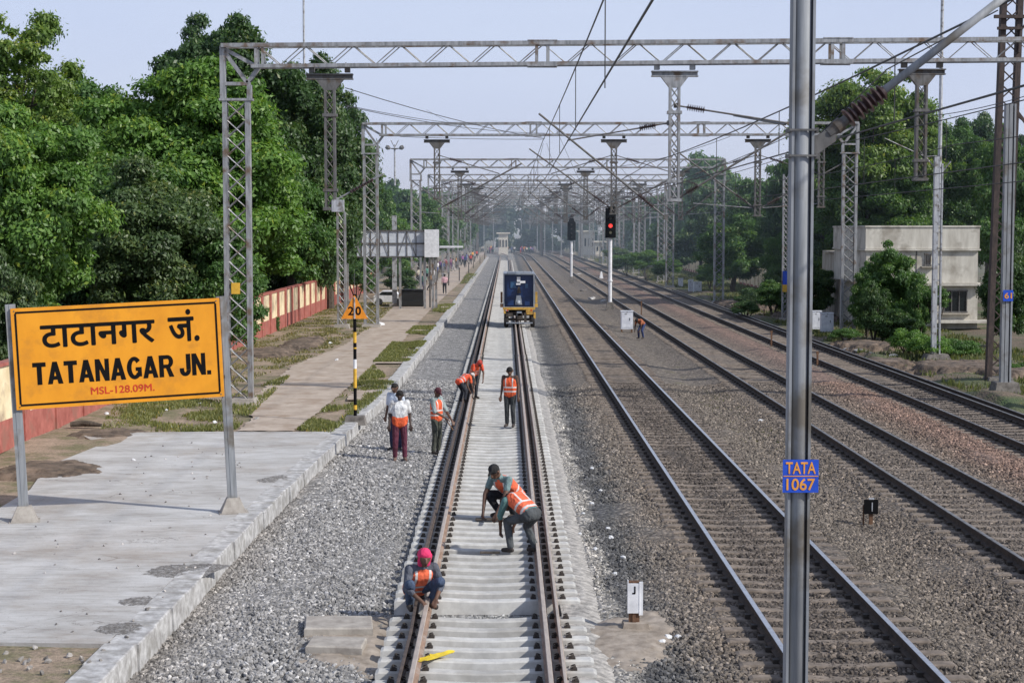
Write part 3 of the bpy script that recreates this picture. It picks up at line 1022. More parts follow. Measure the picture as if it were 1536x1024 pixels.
# ================================================================== OVERHEAD LINE
def lattice(mb, x0, x1, y, z0, z1, pitch, r, mi=0, cross=True, sag=0.0):
    """zigzag between two uprights"""
    n = max(1, int(round((z1 - z0) / pitch)))
    h = (z1 - z0) / n
    for i in range(n):
        a_, b_ = z0 + i * h, z0 + (i + 1) * h
        if i % 2 == 0:
            mb.tube((x0, y, a_), (x1, y, b_), r, n=4, mi=mi)
            if cross: mb.tube((x1, y, a_), (x0, y, b_), r, n=4, mi=mi)
        else:
            mb.tube((x1, y, a_), (x0, y, b_), r, n=4, mi=mi)
            if cross: mb.tube((x0, y, a_), (x1, y, b_), r, n=4, mi=mi)


def leg_pair(mb, xa, xb, y, z0, z1, w=0.13, d=0.26, pitch=0.55, r=0.016):
    for x in (xa, xb):
        mb.box((x, y, (z0 + z1) / 2), (0.035, d, z1 - z0))
        s_ = 1 if x == xa else -1
        for dy in (-d / 2 + .01, d / 2 - .01):
            mb.box((x + s_ * w / 2, y + dy, (z0 + z1) / 2 + .002), (w, .022, z1 - z0 - .004))
    for dy in (-d / 2, d / 2):
        lattice(mb, xa + w * .8, xb - w * .8, y + dy * 0.8, z0 + .1, z1 - .1, pitch, r)


def insulator(p, q, name, parent, r=0.10, n=8, rc=0.035):
    mb = MB()
    prof = [(0, rc)]
    for i in range(n):
        t = (i + 0.5) / n
        prof += [(t - 0.30 / n, rc), (t, r), (t + 0.14 / n, r * 0.92), (t + 0.2 / n, rc)]
    prof += [(1, rc)]
    mb.lathe(p, q, prof, 10)
    return mb.build(name, M['insul'], parent)


def drop_arm(root, x, Y, zt, zb, w=0.34, d=0.24, mat='galv_dark', latt=True, plate=1.42):
    mb = MB()
    # clamps, head beam, gusset, lattice hanger
    for s_ in (-1, 1):
        mb.box((x + s_ * plate * .38, Y, zt + .02), (.16, .22, .16))
        mb.tube((x + s_ * plate * .38 - .05, Y, zt + .1), (x + s_ * plate * .38 - .05, Y, zt + .24), .015, n=4)
    mb.box((x, Y, zt - .12), (plate, .26, .035))
    mb.box((x, Y, zt - .26), (plate, .20, .035))
    mb.box((x, Y, zt - .19), (plate - .02, .02, .12))
    g0 = zt - .28
    mb.add([(x - .42, Y - .09, g0), (x + .42, Y - .09, g0), (x + w / 2, Y - .09, g0 - .32), (x - w / 2, Y - .09, g0 - .32),
            (x - .42, Y + .09, g0), (x + .42, Y + .09, g0), (x + w / 2, Y + .09, g0 - .32), (x - w / 2, Y + .09, g0 - .32)],
           [(3, 2, 1, 0), (4, 5, 6, 7), (0, 1, 5, 4), (1, 2, 6, 5), (2, 3, 7, 6), (3, 0, 4, 7)])
    z1 = g0 - .32
    for s_ in (-1, 1):
        mb.box((x + s_ * (w / 2 - .035), Y, (z1 + zb) / 2), (.07, d, z1 - zb))
    for dy in (-d / 2, d / 2):
        lattice(mb, x - w / 2 + .06, x + w / 2 - .06, Y + dy * .9, zb + .08, z1, .30, .012, cross=latt)
    for zz in (zb + .05, zb + .62, z1 - .75):
        mb.box((x, Y, zz), (w + .10, d + .04, .09))
    return mb.build('drop_arm', M[mat], root)


def strut(root, p, q, r=0.035, t0=0.06, t1=0.2, ri=0.10, mat='galv_dark', n=8):
    """a bracket tube with an insulator near its root p"""
    p, q = Vector(p), Vector(q)
    a_, b_ = p.lerp(q, t0), p.lerp(q, t1)
    mb = MB()
    mb.tube(p, a_, r * .9, n=8)
    mb.tube(b_, q, r, n=8)
    mb.box(p, (.12, .14, .14))
    o = mb.build('bracket_tube', M[mat], root)
    insulator(a_, b_, 'insulator', o, ri, n)
    return o


def gantry(Y, xl, xr, z0l, z0r, ztl, ztr, arms, label, braces=(4.0, 10.2), rods=0.016, detail=True):
    root = thing('overhead_line_gantry', label, 'gantry', (xl, Y, z0l), 'lattice gantries spanning all tracks')
    H = 0.62                      # truss depth
    # masts
    for side, x, z0, zt in ((1, xl, z0l, ztl), (-1, xr, z0r, ztr)):
        mb = MB()
        xa, xb = (x - .40, x + .40) if side > 0 else (x + .40, x - .40)
        a_, b_ = min(xa, xb), max(xa, xb)
        leg_pair(mb, a_, b_, Y, z0, zt - 1.6)
        # head: outer column goes to the top, inner one kneels under the beam
        mb.box((xa, Y, zt - .8), (.16, .24, 1.6))
        mb.box((xb, Y, zt - 1.40), (.14, .22, .44))
        mb.box((x, Y, zt - 1.14), (.86, .2, .10))
        mb.box((x, Y, zt - 1.62), (1.02, .32, .07))
        for dy in (-.09, .09):
            mb.bar((xa, Y + dy, zt - .10), (xb - side * .06, Y + dy, zt - 1.12), .03, .11)
            mb.bar((xa, Y + dy, zt - .06), (xa + side * 1.02, Y + dy, zt - H), .03, .11)
            mb.bar((xb - side * .06, Y + dy, zt - 1.12), (xa + side * 1.10, Y + dy, zt - H - .02), .03, .11)
        m_ = mb.build('mast', M['galv'], root)
        p_ = MB().box((x, Y, z0 + .0), (1.15, .95, .36), top=(0.95, .75)).build('plinth', M['plinth'], m_)
    # beam
    mb = MB()
    x0, x1 = xl - .42, xr + .42
    def zt_(x): return ztl + (ztr - ztl) * (x - xl) / (xr - xl)
    for dy in (-.2, .2):
        mb.bar((x0, Y + dy, zt_(x0)), (x1, Y + dy, zt_(x1)), .11, .12)
        mb.bar((x0 + .9, Y + dy, zt_(x0) - H), (x1 - .9, Y + dy, zt_(x1) - H), .11, .11)
        x = x0 + 1.05
        k = 0
        stepx = 0.72
        xe = x1 - 1.0
        nn = int((xe - x) / stepx)
        for k in range(nn):
            xa, xb = x + k * stepx, x + (k + 1) * stepx
            up = k % 2 == 0
            sh = 0.06 if dy > 0 else 0
            mb.tube((xa + sh, Y + dy, zt_(xa) - (0 if up else H)), (xb + sh, Y + dy, zt_(xb) - (H if up else 0)), rods, n=4)
        for xb in braces:
            for s_ in (-.17, .17):
                mb.box((xb + s_, Y + dy, zt_(xb) - H / 2), (.09, .05, H))
            mb.box((xb, Y + dy * 1.02, zt_(xb) + .07), (.9, .13, .03))
            mb.box((xb, Y + dy * 1.02, zt_(xb) - H - .07), (.9, .13, .03))
        mb.box((x0 + 1.05, Y + dy, zt_(x0) - H / 2), (.09, .06, H))
        mb.box((x0 + 1.25, Y + dy, zt_(x0) - H / 2), (.07, .06, H))
    x = x0 + 1.0
    while x < x1 - 1:
        mb.tube((x, Y - .2, zt_(x) - H), (x, Y + .2, zt_(x) - H), .02, n=4)
        x += 2.1
    mb.build('beam', M['galv'], root)
    for (x, zb, kind) in arms:
        zt = zt_(x) - H - .14
        a_ = drop_arm(root, x, Y, zt, zb, mat='galv' if kind == 'w' else 'galv_dark')
    return root


def Z(py, Y):
    return CAMZ + (345 - py) * Y / F
def X(px, Y):
    return (px - 759) * Y / F


g1 = gantry(51, X(358, 51), 20.6, -.02, -.4, 10.86, 11.1, [(X(497, 51), Z(316, 51), 'd'), (X(1010, 51), Z(303, 51), 'w'), (X(1378, 51), Z(272, 51), 'd')],
            'nearest lattice gantry, its mast standing behind the yellow name board', (X(813, 51), X(1251, 51)))
YB = 51
strut(g1, (X(1012, YB), YB, Z(160, YB)), (X(1178, YB), YB, Z(186, YB)), .028, .10, .26, .11)
strut(g1, (X(1002, YB), YB, Z(186, YB)), (X(850, YB), YB, Z(212, YB)), .022, .13, .29, .11)
strut(g1, (X(998, YB), YB, Z(326, YB)), (X(808, YB), YB, Z(172, YB)), .032, .10, .22, .11, 'galv_dark')
strut(g1, (X(1012, YB), YB, Z(300, YB)), (X(1182, YB), YB, Z(198, YB)), .032, .10, .20, .11, 'galv_dark')
strut(g1, (X(505, YB), YB, Z(300, YB)), (X(575, YB), YB, Z(262, YB)), .03, .3, .8, .07, 'galv')
b_ = MB().box((X(508, YB), YB, Z(309, YB)), (.36, .3, .36)).build('drop_arm_foot', M['pale_pole'], g1)
MB().box((X(355, YB), YB - .16, Z(432, YB)), (.26, .02, .34)).build('number_plate', M['yellow'], g1)
# long tube reaching down from the right of the first gantry
YG = 91
g2 = gantry(YG, X(557, YG), 18.7, 0, -.42, Z(187, YG), Z(186, YG), [(X(656, YG), Z(300, YG), 'd'), (X(920, YG), Z(322, YG), 'd'), (X(1135, YG), Z(325, YG), 'd'), (X(1230, YG), Z(312, YG), 'd')],
            'second lattice gantry, its mast standing behind the triangular speed board', (X(800, YG), X(1050, YG)), .018)
for (px, d1, d2) in ((920, -1, 1), (1135, -1, 1), (656, 1, 0)):
    x = X(px, YG)
    for d_ in (d1, d2):
        if not d_:
            continue
        strut(g2, (x + d_ * .1, YG, 9.35), (x + d_ * 3.4, YG, 8.35), .025, .18, .38, .10)
        strut(g2, (x + d_ * .1, YG, 6.45), (x + d_ * 4.6, YG, 9.7 if d_ < 0 else 8.9), .04, .10, .24, .12)
        mb = MB().tube((x + d_ * .3, YG, 6.5), (x + d_ * 3.5, YG, 6.75), .022)
        mb.build('registration_tube', M['galv'], g2)
YG = 130
g3 = gantry(YG, -7.0, 16.6, 0, -.42, Z(240, YG), Z(240, YG), [(X(878, YG), Z(330, YG), 'd'), (X(690, YG), Z(330, YG), 'd'), (X(1020, YG), Z(330, YG), 'd')],
            'third lattice gantry, standing just beyond the work vehicle', (0.6, 8.0), .025)
for x in (X(878, YG), X(690, YG), X(1020, YG)):
    for d_ in (-1, 1):
        strut(g3, (x + d_ * .1, YG, 9.2), (x + d_ * 3.0, YG, 8.3), .03, .18, .4, .12, n=5)
        strut(g3, (x + d_ * .1, YG, 6.3), (x + d_ * 3.8, YG, 9.2), .045, .10, .26, .13, n=5)
        MB().tube((x + d_ * .3, YG, 6.5), (x + d_ * 3.2, YG, 6.7), .025).build('registration_tube', M['galv'], g3)
ords = ['fourth', 'fifth', 'sixth', 'seventh', 'eighth', 'ninth', 'tenth', 'eleventh', 'twelfth', 'thirteenth']
for k, Yk in enumerate((166, 183, 200, 218, 236, 255, 275, 296, 318, 365)):
    c = copy_tree(g3)
    c.location = (c.location.x + curve_dx(Yk) + (0.4 if k % 2 else -.3), Yk, 0)
    c['label'] = ords[k] + ' lattice gantry along the tracks, small in the haze'

# ------------------------------------------------------------------ wires
def wire_run(x, zc, zm, y0, supports, label, name='overhead_wire', rr=.016, sag=.45):
    root = thing(name, label, 'overhead wire', (x, y0, zc), 'overhead contact wires along the tracks')
    mb = MB()
    pts = []
    sup = [y0 - 40] + supports
    for a_, b_ in zip(sup[:-1], sup[1:]):
        for k in range(8):
            t = k / 8
            y = a_ + (b_ - a_) * t
            pts.append((x + curve_dx(y), y, zm - 4 * sag * t * (1 - t)))
    pts.append((x + curve_dx(sup[-1]), sup[-1], zm))
    mb.path(pts, rr, 5)
    mb.build('messenger_wire', M['wire'], root)
    cp = [(x + curve_dx(y) + 0.10 * (-1) ** k, y, zc) for k, y in enumerate(sup)]
    MB().path(cp, rr, 5).build('contact_wire', M['wire'], root)
    for a_, b_ in list(zip(sup[:-1], sup[1:]))[1:5]:
        n_ = 5
        for k in range(1, n_):
            t = k / n_
            y = a_ + (b_ - a_) * t
            MB().tube((x, y, zc), (x, y, zm - 4 * sag * t * (1 - t)), .007 if y < 60 else .011, n=4).build('dropper', M['wire'], root)
    return root


SUP = [11, 51, 91, 130, 166, 200, 236, 275, 318]
wire_run(1.12, 6.9, 8.0, 11, SUP, 'overhead wire above the right side of the new track', rr=.011, sag=.1)
wire_run(4.40, 6.5, 7.35, 11, SUP, 'overhead wire above the polished track beside the grey pole', rr=.012, sag=.15)
wire_run(9.20, 6.5, 7.75, 11, SUP, 'overhead wire above the middle used track', rr=.012, sag=.15)
wire_run(13.72, 6.6, 7.9, 11, SUP, 'overhead wire above the outermost dark track', rr=.014, sag=.2)


def span_wire(p, q, sag, label, r=.014, cat='wire', name='span_wire', grp='cross wires between the gantries'):
    p, q = Vector(p), Vector(q)
    pts = [p.lerp(q, t / 8) - Vector((0, 0, 4 * sag * (t / 8) * (1 - t / 8))) for t in range(9)]
    o = MB().path(pts, r, 5).build(name, M['wire'], at=p)
    tag(o, label, cat, grp)
    return o


span_wire(D(518, 132, 51), D(817, 208, 80), .15, 'upper cross wire from the drop arm before the dark tree')
span_wire(D(518, 158, 51), D(720, 188, 85), .1, 'lower cross wire ending on the second gantry near its left side', .011)
span_wire(D(520, 160, 51), D(817, 200, 84), .2, 'cross wire from dark drop arm running to wires above the white track', .012)
span_wire(D(600, 205, 91), D(816, 209, 91), .05, 'nearly level wire below the beam of the second gantry', .014)
span_wire(D(640, 165, 130), D(700, 195, 165), .1, 'short faint wire over the third gantry', .012)
span_wire(D(1398, 174, 60), D(1575, 133, 46), .1, 'wire leaving the frame past the rusty tower', .014)
span_wire(D(925, 292, 92), D(1182, 205, 60), .3, 'sloping wire above the right trees reaching the grey pole', .014)
span_wire(D(870, 255, 110), D(1095, 205, 92), .4, 'thin sagging wire crossing the second gantry', .014)
for k, (xa, ya, xb, yb, Yk) in enumerate([(815, 215, 783, 330, 140), (820, 215, 850, 300, 150), (828, 250, 795, 345, 170), (905, 240, 870, 330, 180),
                                          (700, 290, 760, 262, 190), (835, 195, 905, 345, 150), (845, 330, 900, 290, 200), (930, 250, 1010, 335, 150), (665, 300, 740, 255, 170)]):
    side = ['leftmost', 'second', 'third', 'fourth', 'fifth', 'sixth', 'seventh', 'eighth', 'ninth'][k]
    o = span_wire(D(xa, ya, Yk), D(xb, yb, Yk + 15), .2, 'thin slanting stay wire lost in the tangle of the distant overhead lines', .016, grp='slanting stay wires in the distance')

# distant masts between the tracks
def plain_mast(px, py_foot, py_top, label, w=0.24, z=-0.3, mat='pale_pole', name='line_mast', grp='slender line masts', arm=True):
    p = G(px, py_foot, z)
    zt = CAMZ + (345 - py_top) * p.y / F
    root = thing(name, label, 'mast', p, grp)
    mb = MB()
    mb.box((p.x, p.y, (z + zt) / 2), (w * .25, w, zt - z)).box((p.x - w * .4, p.y, (z + zt) / 2), (w * .12, w * .9, zt - z - .01)).box((p.x + w * .4, p.y, (z + zt) / 2), (w * .12, w * .9, zt - z - .01))
    mb.box((p.x, p.y + .02, (z + zt) / 2), (w * .8, w * .1, zt - z - .02))
    mb.build('post', M[mat], root)
    MB().box((p.x, p.y, z + .1), (.7, .7, .5), top=(.55, .55)).build('plinth', M['plinth'], root)
    if arm:
        s_ = -1 if p.x > 3 else 1
        strut(root, (p.x + s_ * w / 2, p.y, zt - 1.8), (p.x + s_ * 3, p.y, zt - .3), .03, .12, .3, .11, n=5)
        strut(root, (p.x + s_ * w / 2, p.y, zt - .25), (p.x + s_ * 3, p.y, zt - .5), .02, .12, .3, .11, n=5)
    return root


for k, (px, pf, pt) in enumerate([(817, 384, 318), (829, 381, 322), (842, 386, 300), (873, 388, 305), (884, 390, 320), (897, 384, 332), (935, 398, 300), (951, 396, 310),
                                  (704, 383, 300), (697, 388, 296), (685, 400, 288), (717, 379, 305), (726, 377, 318), (740, 376, 325), (795, 377, 322), (806, 379, 312),
                                  (975, 400, 305), (862, 380, 316), (782, 376, 330), (914, 385, 318)]):
    desc = 'slender pale mast in the hazy distance ' + ('beyond the footpath' if px < 745 else 'among the used tracks' if px < 960 else 'before the far trees on the right')
    plain_mast(px, pf, pt, desc, grp='slender masts in the distance ' + ('left' if px < 745 else 'right'), arm=k % 2 == 0)

# near masts
def lattice_mast(px, pf, pt, wpx, label, z=-.4, mat='galv', plate=None, plinth=True, name='lattice_mast'):
    p = G(px, pf, z)
    w = wpx * p.y / F
    zt = CAMZ + (345 - pt) * p.y / F
    root = thing(name, label, 'mast', p)
    mb = MB()
    leg_pair(mb, p.x - w / 2, p.x + w / 2, p.y, z, zt, w * .2, w * .5, w * .9, .02)
    mb.build('frame', M[mat], root)
    if plinth:
        MB().box((p.x, p.y, z + .02), (w * 1.9, w * 1.6, .4), top=(w * 1.6, w * 1.3)).build('plinth', M['plinth'], root)
    return root, p, zt


root, p, zt = lattice_mast(513, 492, 318, 13, 'short lattice mast under the dark drop arm at the path', 0)
root, p, zt = lattice_mast(1177, 482, 262, 9, 'narrow lattice mast with a blue number plate left of the thick grey pole')
MB().box((p.x, p.y - .2, Z(417, p.y)), (.36, .02, .9)).build('number_plate', M['sign_blue'], root)
MB().box((p.x, p.y - .22, Z(432, p.y)), (.40, .02, .45)).build('number_plate', M['yellow'], root)
# H-pole
p = G(1404, 540, -.4)
root = thing('line_mast', 'pale two legged mast with forked top before the cream house', 'mast', p)
zt = Z(236, p.y)
mb = MB()
w = .17
mb.box((p.x - .12, p.y, (zt - .4) / 2), (.20, .24, zt + .4)).box((p.x + .13, p.y, (zt - .6) / 2), (.06, .2, zt + .0))
for k in range(12):
    mb.box((p.x + .04, p.y, .3 + k * .7), (.16, .05, .05))
mb.build('post', M['pale_pole'], root)
mb = MB()
mb.tube((p.x - .1, p.y, zt - .6), (p.x - .62, p.y, zt + .02), .03).tube((p.x + .1, p.y, zt - .7), (p.x + .5, p.y, zt - .2), .03).tube((p.x - .62, p.y, zt), (p.x - .1, p.y, zt + .05), .02)
mb.tube((p.x - .62, p.y, zt), (p.x - 2.4, p.y, zt + .8), .022)
mb.build('fork', M['galv'], root)
MB().box((p.x, p.y, -.3), (1.2, 1.0, .35), top=(.9, .8)).build('plinth', M['dark_plinth'], root)

# tall rusty lattice tower at the right edge
p = G(1497, 575, -.4)
root = thing('lattice_tower', 'tall dark rusty lattice tower at the right edge of the view', 'tower', p)
zt = 18.0
mb = MB()
wd = .30
for sx_ in (-1, 1):
    lean = .14
    mb.bar((p.x - .07 * 1 + sx_ * wd, p.y, -.4), (p.x + .32 + sx_ * wd, p.y, zt), .20, .3)
def cx_(z): return p.x - .07 + .39 * (z + .4) / (zt + .4)
z = 0.2
while z < zt - .5:
    h = .55
    for s_ in (-1, 1):
        mb.tube((cx_(z) - s_ * wd, p.y - .12, z), (cx_(z + h) + s_ * wd, p.y - .12, z + h), .028, n=5)
    z += h
mb.build('frame', M['rust_tower'], root)
zz = Z(30, p.y)
mb = MB()
mb.box((cx_(zz), p.y - .2, zz), (1.35, .14, .12)).box((cx_(zz) - .1, p.y - .2, zz - .42), (.9, .12, .1))
mb.path([(cx_(zz) + .65, p.y - .2, zz + .1), (cx_(zz) + .5, p.y - .2, zz - .25), (cx_(zz) + .3, p.y - .2, zz - .5), (cx_(zz) + .25, p.y - .2, zz - 1.3)], .05)
mb.build('crossarm', M['rust_tower'], root)
MB().box((p.x, p.y, -.35), (1.1, 1.0, .4), top=(.85, .8)).build('plinth', M['dark_plinth'], root)

p = G(1507, 592, -.4)
root = thing('line_mast', 'smooth grey mast with blue and orange number plate at the right edge', 'mast', p)
zt = Z(157, p.y)
mb = MB()
mb.box((p.x, p.y, (zt - .4) / 2), (.12, .26, zt + .4)).box((p.x - .13, p.y, (zt - .4) / 2), (.10, .24, zt + .38)).box((p.x + .14, p.y, (zt - .4) / 2), (.06, .28, zt + .36))
mb.build('post', M['pole'], root)
mb = MB()
mb.bar((p.x + .1, p.y, zt - .1), (p.x + 1.5, p.y, zt - 1.9), .06, .1)
mb.bar((p.x + .1, p.y, zt - .3), (p.x + .9, p.y, zt - .9), .05, .08)
mb.build('arm', M['rust_tower'], root)
pl_ = MB().box((p.x, p.y - .17, Z(443, p.y)), (.34, .02, .38)).build('number_plate', M['sign_blue'], root)
MB().box((p.x, p.y, -.2), (.95, .9, .5), top=(.75, .7)).build('plinth', M['dark_plinth'], root)
DIGI = (p.copy(), pl_)

# high masts
def high_mast(px, Y, py_top, r, label, lamp=False, z0=-.4):
    x = X(px, Y)
    zt = Z(py_top, Y)
    root = thing('high_mast', label, 'mast', (x, Y, z0))
    MB().tube((x, Y, z0), (x, Y, zt), r * 1.3, r * .8, 8).build('pole', M['pale_pole'], root)
    if lamp:
        mb = MB()
        for a_ in (-1, 1):
            mb.tube((x, Y, zt - .6), (x + a_ * .9, Y, zt - .35), .05)
            mb.tube((x, Y, zt - .4), (x + a_ * .45, Y, zt + .5), .04)
            mb.lathe((x + a_ * .55, Y, zt - .5), (x + a_ * 1.1, Y, zt - .25), [(0, .12), (.5, .3), (1, .2)], 8)
        mb.box((x, Y, zt - .5), (.9, .9, .1))
        mb.build('lamp_head', M['galv_dark'], root)
    else:
        MB().tube((x, Y, zt), (x, Y, zt + .8), .03, n=5).build('lightning_rod', M['galv_dark'], root)
    return root


high_mast(459, 125, -30, .09, 'tall thin mast rising behind the dark tree on the left')
high_mast(1407, 112, -30, .13, 'tall thin mast rising behind the forked pale mast')
high_mast(593, 205, 218, .12, 'distant floodlight mast with crossed lamps against the sky', True)
for px, pt in ((1158, 158), (1217, 160)):
    pass

# ------------------------------------------------------------------ big near pole with plate and bracket
YP = 14.0
xp = X(1200, YP)
root = thing('steel_mast', 'thick grey steel mast close to the camera carrying the blue plate', 'mast', (xp, YP, -.36))
mb = MB()
hz = 13.0
tp = 9.5
mb.box((xp, YP, (tp - .4) / 2), (.145, .012, tp + .4))                      # web facing the camera
mb.lathe((xp, YP - .012, -.4), (xp, YP - .012, tp), [(0, .072), (.5, .072), (1, .072)], 32)
for s_ in (-1, 1):
    mb.box((xp + s_ * .083, YP, (tp - .4) / 2), (.022, .16, tp + .4))        # flanges
_o = mb.build('post', M['pole'], root)
for _p in _o.data.polygons:
    _p.use_smooth = len(_p.vertices) == 4 and 12 <= _p.index < 12 + 64 - 6
MB().box((xp, YP, -.28), (.7, .7, .45), top=(.55, .55)).build('plinth', M['plinth'], root)
for py in (197, 235):
    z = Z(py, YP)
    mb = MB()
    mb.box((xp, YP - .095, z), (.235, .018, .016)).box((xp, YP + .095, z), (.235, .018, .016))
    mb.box((xp + .112, YP, z), (.014, .2, .03)).box((xp - .112, YP, z), (.014, .2, .03))
    mb.box((xp + .125, YP, z), (.03, .04, .045))
    mb.build('clamp_band', M['galv_dark'], root)
br = thing('cantilever_bracket', 'thick slanting bracket tube with dark insulator fixed to the near mast', 'bracket', (xp, YP, Z(215, YP)))
P0 = Vector((X(1219, YP), YP, Z(219, YP)))
P1 = Vector((X(1240, YP), YP, Z(202, YP)))
P2_ = Vector((X(1273, YP), YP, Z(176, YP)))
P3 = Vector((X(1322, YP), YP, Z(138, YP)))
P4 = Vector((X(1540, YP), YP, Z(-32, YP)))
mb = MB()
# fork shaped end casting
mb.add([tuple(P0 + Vector((0, -.03, .075))), tuple(P0 + Vector((0, -.03, -.09))), tuple(P1 + Vector((.06, -.03, -.06))), tuple(P1 + Vector((.06, -.03, .06))),
        tuple(P0 + Vector((0, .03, .075))), tuple(P0 + Vector((0, .03, -.09))), tuple(P1 + Vector((.06, .03, -.06))), tuple(P1 + Vector((.06, .03, .06)))],
       [(0, 1, 2, 3), (7, 6, 5, 4), (0, 4, 5, 1), (1, 5, 6, 2), (2, 6, 7, 3), (3, 7, 4, 0)])
mb.lathe(P1, P2_, [(0, .045), (.3, .05), (.35, .06), (.6, .06), (.62, .045), (1, .045)], 12)
mb.build('end_fitting', M['galv_dark'], br)
mb = MB()
prof = [(0, .04)]
nsh = 8
for i in range(nsh):
    t = (i + .5) / nsh
    rr = .088 - .016 * (i % 2)
    prof += [(t - .42 / nsh, .040), (t - .02, rr), (t + .02, rr * .97), (t + .1 / nsh, .05)]
prof += [(1, .045)]
mb.lathe(P2_.lerp(P1, .2), P3, prof, 20)
mb.build('insulator', M['insul'], br, smooth=False)
MB().tube(P3, P4, .034, n=16).build('tube', M['pole'], br, smooth=True)
MB().path([P0 + Vector((.02, 0, .07)), Vector((X(1330, YP), YP + .1, Z(105, YP))), Vector((X(1500, YP), YP + .2, Z(15, YP)))], .006, 5).build('stay_wire', M['wire'], br)
# bracket arms on the far side, coming from the left
span_wire(D(1100, 174, 40), D(1178, 187, 15), .0, 'stay rod meeting the grey mast from the left', .010)

# plate TATA 1067
pc = Vector((X(1204, YP - .1), YP - .115, Z(715.5, YP - .1)))
pr_ = thing('number_board', 'blue board with orange letters TATA 1067 on the near grey mast', 'sign', pc)
s_ = (YP - .1) / F
W_, H_ = 54 * s_, 50 * s_
MB().box(pc, (W_, .006, H_)).build('plate', M['sign_blue'], pr_)
MB().box(pc - Vector((0, .0045, 0)), (W_ * .96, .003, H_ * .025)).build('dividing_line', M['sign_orange_letter'], pr_)


def text(body, name, mat, parent, loc, height, width=None, bold=0.0, rot=(R(90), 0, 0), depth=0.002, space=1.0, cap=0.72):
    """lettering as a mesh: height of a capital, total width"""
    cu = bpy.data.curves.new(name, 'FONT')
    cu.body = body
    cu.size = 1.0
    cu.extrude = 0.0
    cu.space_character = space
    cu.resolution_u = 6
    to = bpy.data.objects.new(name, cu)
    COL.objects.link(to)
    bpy.context.view_layer.update()
    dg = bpy.context.evaluated_depsgraph_get()
    me = bpy.data.meshes.new_from_object(to.evaluated_get(dg))
    bpy.data.objects.remove(to)
    base = [tuple(v.co) for v in me.vertices]
    fcs = [tuple(p.vertices) for p in me.polygons]
    bpy.data.meshes.remove(me)
    V_, F2 = [], []
    sh_ = [(0, 0)] if not bold else [(bold * math.cos(t), bold * math.sin(t)) for t in [k * math.pi / 6 for k in range(12)]] + [(0, 0), (bold / 2, 0), (-bold / 2, 0)]
    for q_, (dx, dy) in enumerate(sh_):
        k_ = len(V_)
        V_ += [(x + dx, y + dy, z + q_ * .0001) for x, y, z in base]
        F2 += [tuple(i + k_ for i in f) for f in fcs]
    me = bpy.data.meshes.new(name)
    me.from_pydata(V_, [], F2)
    n = len(me.vertices)
    co = np.array(V_)
    mn, mx = co.min(0), co.max(0)
    co[:, 0] -= (mn[0] + mx[0]) / 2
    co[:, 1] -= (mn[1] + mx[1]) / 2
    sy = height / (mx[1] - mn[1])
    sx = (width / (mx[0] - mn[0])) if width else sy
    co[:, 0] *= sx
    co[:, 1] *= sy
    me.vertices.foreach_set('co', co.ravel())
    me.materials.clear()
    me.materials.append(mat)
    me.update()
    o = bpy.data.objects.new(name, me)
    COL.objects.link(o)
    o.parent = parent
    o.location = loc
    o.rotation_euler = rot
    return o


text('TATA', 'lettering', M['sign_orange_letter'], pr_, (0, -.006, H_ * .25), H_ * .36, W_ * .84, .018)
text('1067', 'lettering', M['sign_orange_letter'], pr_, (0, -.006, -H_ * .25), H_ * .36, W_ * .80, .018)
text('61', 'lettering', M['sign_orange_letter'], DIGI[1], DIGI[1].matrix_world.translation * 0 + Vector((DIGI[0].x, DIGI[0].y - .19, Z(443, DIGI[0].y))) - wloc(DIGI[1]), .2, .26, .02)

# ------------------------------------------------------------------ station name board
pL = G(37, 781, .035)
pR = G(350, 768, .035)
mid = (pL + pR) / 2
yaw = math.atan2(pR.y - pL.y, pR.x - pL.x)
Lb = (pR - pL).length
sg = thing('station_name_board', 'yellow station board reading TATANAGAR JN. on two steel posts', 'sign', mid)
sg.rotation_euler = (0, 0, yaw)
lean = R(-2.6)
hp = 330 * mid.y / F * 1.0
def lean_pt(x, z):       # lean the frame sideways, feet stay put
    return (x + math.sin(lean) * z, z * math.cos(lean))
hl, hr = (780 - 452) * pL.y / F, (768 - 441) * pR.y / F
tops = []
for s_, h in ((-1, hl), (1, hr)):
    mb = MB()
    tx, tz = lean_pt(s_ * Lb / 2, h)
    bx, bz = lean_pt(s_ * Lb / 2, .15)
    mb.bar((bx, 0, bz), (tx, 0, tz), .175, .10)
    mb.bar((bx, -.052, bz), (tx, -.052, tz), .05, .012)
    o = mb.build('post', M['pole'])
    o.parent = sg
    o2 = MB().box((s_ * Lb / 2, 0, .13), (.50, .42, .30), top=(.24, .18)).box((s_ * Lb / 2, 0, -.01), (.54, .46, .05)).build('post_foot', M['plinth'])
    o2.parent = o
# board, set in its own leaned frame
cy = -.085
zc_ = hl * .5 + hr * .5
bx0, bx1 = -Lb / 2 + .085, Lb / 2 - .085
rotb = R(2.4)
sc_ = mid.y / F
bh = 150 * sc_
bw = 304 * sc_
cpx, cpy = 179, 529
cb = D(cpx, cpy, mid.y)
cbz = cb.z - mid.z
cbx = (cb.x - mid.x)
board = MB().box((0, 0, 0), (bw, .035, bh)).build('board', M['sign_yellow'])
board.parent = sg
board.location = (cbx, cy, cbz)
board.rotation_euler = (0, -rotb, 0)
fr = MB()
e = .105
t_ = .034
iw, ih = bw - 2 * e * .75, bh - 2 * e * .75
fr.box((0, -.0205, ih / 2), (iw, .006, t_)).box((0, -.0205, -ih / 2), (iw, .006, t_)).box((-iw / 2, -.0205, 0), (t_, .006, ih - t_)).box((iw / 2, -.0205, 0), (t_, .006, ih - t_))
f_ = fr.build('border', M['black']); f_.parent = board
px2 = lambda px, py: ((px - cpx) * sc_, (cpy - py) * sc_ * 1.0)
